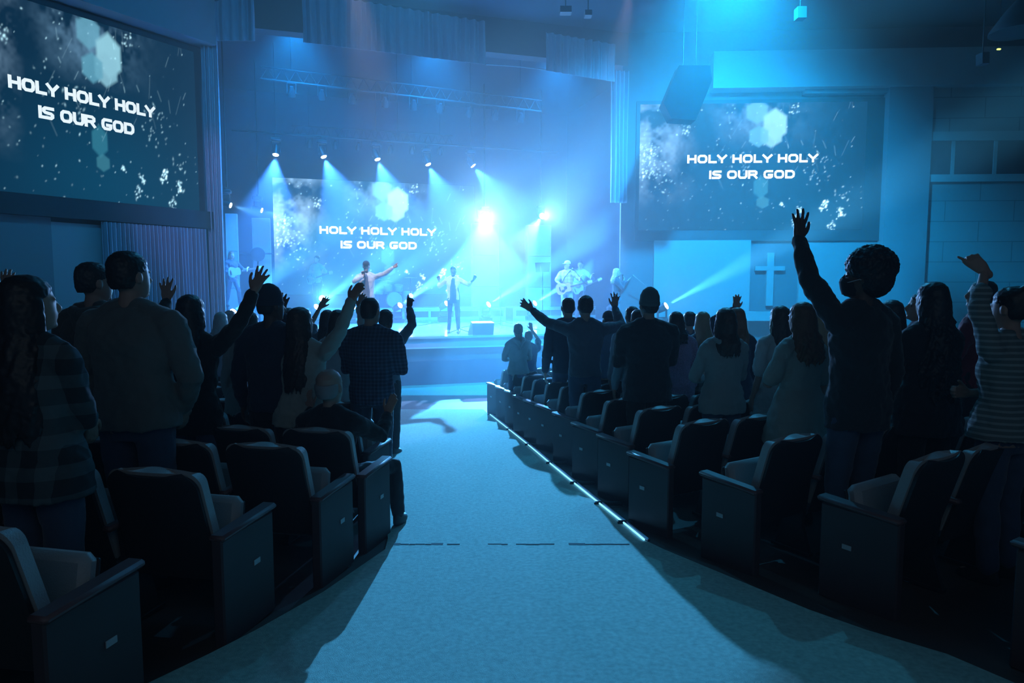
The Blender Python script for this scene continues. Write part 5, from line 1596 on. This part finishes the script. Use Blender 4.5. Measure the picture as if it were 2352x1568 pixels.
# ---------------- the band
def on_st(px, v): return on_v(px, 650, v).y
BAND = 'band on the stage'
CREAM = C('denim_cream', (.66, .63, .62)); CREAM.node_tree.nodes['Principled BSDF'].inputs['Roughness'].default_value = .9
r1, k1, hr1, W1, HM1, Z1 = person('lead singer in a cream denim jacket and dark cap with one arm stretched right', 841, 600, on_st(845, .7), heading=186, floor=STZ, hair='short', hcol='dark', sleeve='long', top=CREAM, inner=C('tee_grey', (.13, .14, .18)), build=1.06,
  arms=({'px': (903, 614, 921, 605), 'pose': 'point', 'curl': .3, 'reach': .985, 'yr': (-.4, .4), 'side': (0, 0, 1), 'hint': (-.3, -.2, -1)}, {'px': (835, 634, 832, 616), 'pose': 'fist', 'reach': .6, 'yr': (-.4, 0), 'hint': (1, 0, -.6), 'side': (-1, 0, 0)}), hem=.90, group=BAND, eyes=True, bottom=M_blackt, extra={'hat': ('cap', mat('cap_dark2', (.03, .035, .04), .8))}, vox=.010)
t = hr1[1][1]; mb = MB(); mb.tube([tuple(Vector(t) * k1 + Vector((-.02, .04, -.02))), tuple(Vector(t) * k1 + Vector((-.03, .0, .16)))], [.012, .016]); mb.ball(tuple(Vector(t) * k1 + Vector((-.03, -.005, .18))), .026)
o = mb.build('microphone', M_black, r1); 
person('singer in a pale pink jacket and black outfit behind the microphone stand, fists raised', 1041, 612, on_st(1040, .95), heading=180, floor=STZ, hair='short', hcol='black', skin=SKIND, sleeve='pushed', top=C('pink', (.72, .56, .60)), inner=C('black_tee', (.018, .02, .022)), build=.98,
  arms=({'px': (1088, 642, 1096, 628), 'pose': 'fist', 'reach': .92, 'yr': (-.3, .3), 'hint': (-.4, 0, -1)}, {'px': (1009, 644, 1004, 631), 'pose': 'fist', 'reach': .72, 'yr': (-.3, .3), 'hint': (.8, 0, -1)}), hem=.88, group=BAND, eyes=True, vox=.010, tight=.12,
  extra={'legs': [((-.10, .04, .49), (-.12, -.03, .09)), ((.10, .02, .49), (.13, .0, .09))]})
r3, k3, hr3, W3, HM3, Z3 = person('guitarist in a plaid shirt and white cap playing acoustic guitar', 1303, 599, on_st(1307, 3.6), heading=166, floor=STZ + .12, hair='buzz', hcol='brown', sleeve='short', top=pattern_mat('cloth_plaid_warm', 'plaid', (.42, .27, .26), (.62, .50, .48), 9.0), bottom=C('grey_trousers', (.3, .33, .38)), build=1.08,
  arms=({'loc': (-.42, .30, 1.22), 'd': (-.2, -.2, .8), 'curl': .9, 'n': (0, 1, 0), 'side': (0, -1, .3)}, {'loc': (.10, .26, 1.04), 'd': (-.9, .1, -.2), 'curl': .6, 'n': (0, 1, 0), 'side': (0, 0, 1), 'hint': (1, -.2, .1)}), hem=.84, group=BAND, eyes=True, head=(-35, 0), extra={'hat': ('cap', mat('cap_white', (.75, .75, .75), .8))}, vox=.010)
def guitar(parent_W, k, c, ang, label, body_col, elec=False, tilt=0.0):
    """front faces local +Y of the player; neck towards local -X"""
    root = empty('acoustic_guitar' if not elec else 'bass_guitar'); 
    root.matrix_world = parent_W @ Matrix.Translation(Vector(c)) @ Matrix.Rotation(R(ang), 4, 'Y')
    tag(root, label, 'guitar')
    pts = []
    S_ = .8 if elec else 1.0
    prof = [(.245, .0), (.235, .10), (.19, .165), (.10, .195), (.02, .175), (-.04, .135), (-.10, .125), (-.16, .140), (-.215, .125), (-.245, .06), (-.25, 0)]
    pts = prof + [(x, -z) for x, z in prof[-2:0:-1]]
    pts = [(x * S_, z * S_) for x, z in pts]
    d = .022 if elec else .05
    mb = MB(); mb.prism(pts, -d, d, 'y'); mb.build('guitar_body', mat('guitar_wood_' + str(elec), body_col, .3, coat=.5), root)
    mb = MB(); mb.box((-.50, d + .004, 0), (.56, .016, .052), None, .004); mb.build('neck', mat('neck_wood', (.12, .06, .04), .4), root)
    mb = MB(); mb.box((-.84, d + .002, 0), (.17, .016, .075), None, .005)
    for q in range(3):
        for s in (-1, 1): mb.tube([(-.79 - .045 * q, d, s * .035), (-.79 - .045 * q, d, s * .062)], .008, 6)
    mb.build('headstock', mat('headstock', (.5, .45, .4), .3), root)
    if not elec:
        mb = MB(); mb.rings([(0, 0, 0, .052, .052), (0, 0, .003, .052, .052)], 22, Matrix.Translation((-.06, d + .003, 0)) @ Matrix.Rotation(R(-90), 4, 'X')); mb.build('sound_hole', M_black, root)
        mb = MB(); mb.prism([(-.02, -.03), (.06, -.04), (.10, -.10), (.02, -.13), (-.04, -.07)], d + .001, d + .003, 'y'); mb.build('pickguard', M_black, root)
    mb = MB(); mb.box((.12, d + .006, 0), (.03, .012, .14)); mb.build('bridge', M_black, root)
    return root
guitar(W3, k3, (.06, .245, 1.03), 14, 'amber acoustic guitar held by the plaid-shirted guitarist', (.62, .25, .13))
mb = MB(); mb.tube([(.16 * k3, .16 * k3, 1.04 * k3), (.05 * k3, .145 * k3, 1.28 * k3), (-.10 * k3, .09 * k3, 1.47 * k3), (-.14 * k3, -.03 * k3, 1.48 * k3), (-.05 * k3, -.14 * k3, 1.3 * k3)], .016, 8); mb.build('guitar_strap', M_black, r3)
r4, k4, hr4, W4, HM4, Z4 = person('singer with curly blond hair in a dark jacket facing right', 1417, 616, on_st(1420, .95), heading=-104, floor=STZ, fem=True, hair='curlylong', hcol='blond', top=C('dark_jacket', (.035, .045, .07)), bottom=M_jeans, build=.98,
  arms=({'px': (1441, 646, 1452, 632), 'reach': .75, 'yr': (-.1, .5), 'hint': (-.3, 0, -1)}, {'loc': (.05, .20, 1.40), 'd': (-.3, .2, .6), 'curl': 1.3, 'n': (0, 1, 0), 'hint': (.6, 0, -1)}), hem=.95, group=BAND, eyes=True, extra={'hairlen': .24, 'fan': 1.9}, shoes=M_wshoe, vox=.010)
t = hr4[1][1]; mb = MB(); mb.tube([tuple(Vector(t) * k4 + Vector((-.02, -.02, 0))), tuple(Vector(t) * k4 + Vector((-.03, -.03, .15)))], [.011, .016]); mb.ball(tuple(Vector(t) * k4 + Vector((-.03, -.035, .17))), .026); mb.build('microphone', M_black, r4)
r5, k5, hr5, W5, HM5, Z5 = person('bassist with long hair half hidden by the left curtain', 531, 577, on_st(531, 5.2), heading=-128, floor=STZ + .62, hair='long', hcol='red', top=C('band_black', (.03, .04, .06)), bottom=C('band_black2', (.05, .07, .1)),
  arms=({'loc': (-.34, .32, 1.16), 'd': (-.3, -.2, .8), 'curl': .9, 'n': (0, 1, 0), 'side': (0, -1, .3)}, {'loc': (.10, .24, 1.0), 'd': (-.9, .1, -.2), 'curl': .6, 'n': (0, 1, 0), 'side': (0, 0, 1)}), group=BAND, vox=.010, extra={'hairlen': .25, 'legs': [((-.16, .10, .48), (-.22, .04, .09)), ((.12, -.02, .48), (.16, -.12, .09))]})
guitar(W5, k5, (.06, .235, 1.02), 10, 'bass guitar of the player at the far left of the stage', (.25, .3, .4), True)
r6, k6, hr6, W6, HM6, Z6 = person('hazy guitarist standing in front of the lower left of the centre screen', 727, 587, on_st(727, 8.3), heading=160, floor=STZ + .42, hair='short', hcol='brown', top=C('band_pale', (.42, .45, .55)), sleeve='short',
  arms=({'loc': (-.40, .30, 1.20), 'd': (-.2, -.2, .8), 'curl': .9, 'n': (0, 1, 0), 'side': (0, -1, .3)}, {'loc': (.10, .26, 1.02), 'd': (-.9, .1, -.2), 'curl': .6, 'n': (0, 1, 0), 'side': (0, 0, 1)}), group=BAND, vox=.010)
guitar(W6, k6, (.06, .235, 1.02), 16, 'pale electric guitar of the hazy player before the centre screen', (.5, .5, .6), True)
r7, k7, hr7, W7, HM7, Z7 = person('hazy bassist behind the acoustic guitarist', 1333, 598, on_st(1333, 6.0), heading=160, floor=STZ, hair='short', hcol='brown', top=C('band_pale2', (.22, .28, .36)),
  arms=({'loc': (-.40, .30, 1.26), 'd': (-.2, -.2, .8), 'curl': .9, 'n': (0, 1, 0), 'side': (0, -1, .3)}, {'loc': (.10, .26, 1.06), 'd': (-.9, .1, -.2), 'curl': .6, 'n': (0, 1, 0), 'side': (0, 0, 1)}), group=BAND, vox=.010)
guitar(W7, k7, (.0, .235, 1.10), 24, 'pale bass guitar raised behind the acoustic guitarist', (.5, .5, .55), True)
bake_queue()
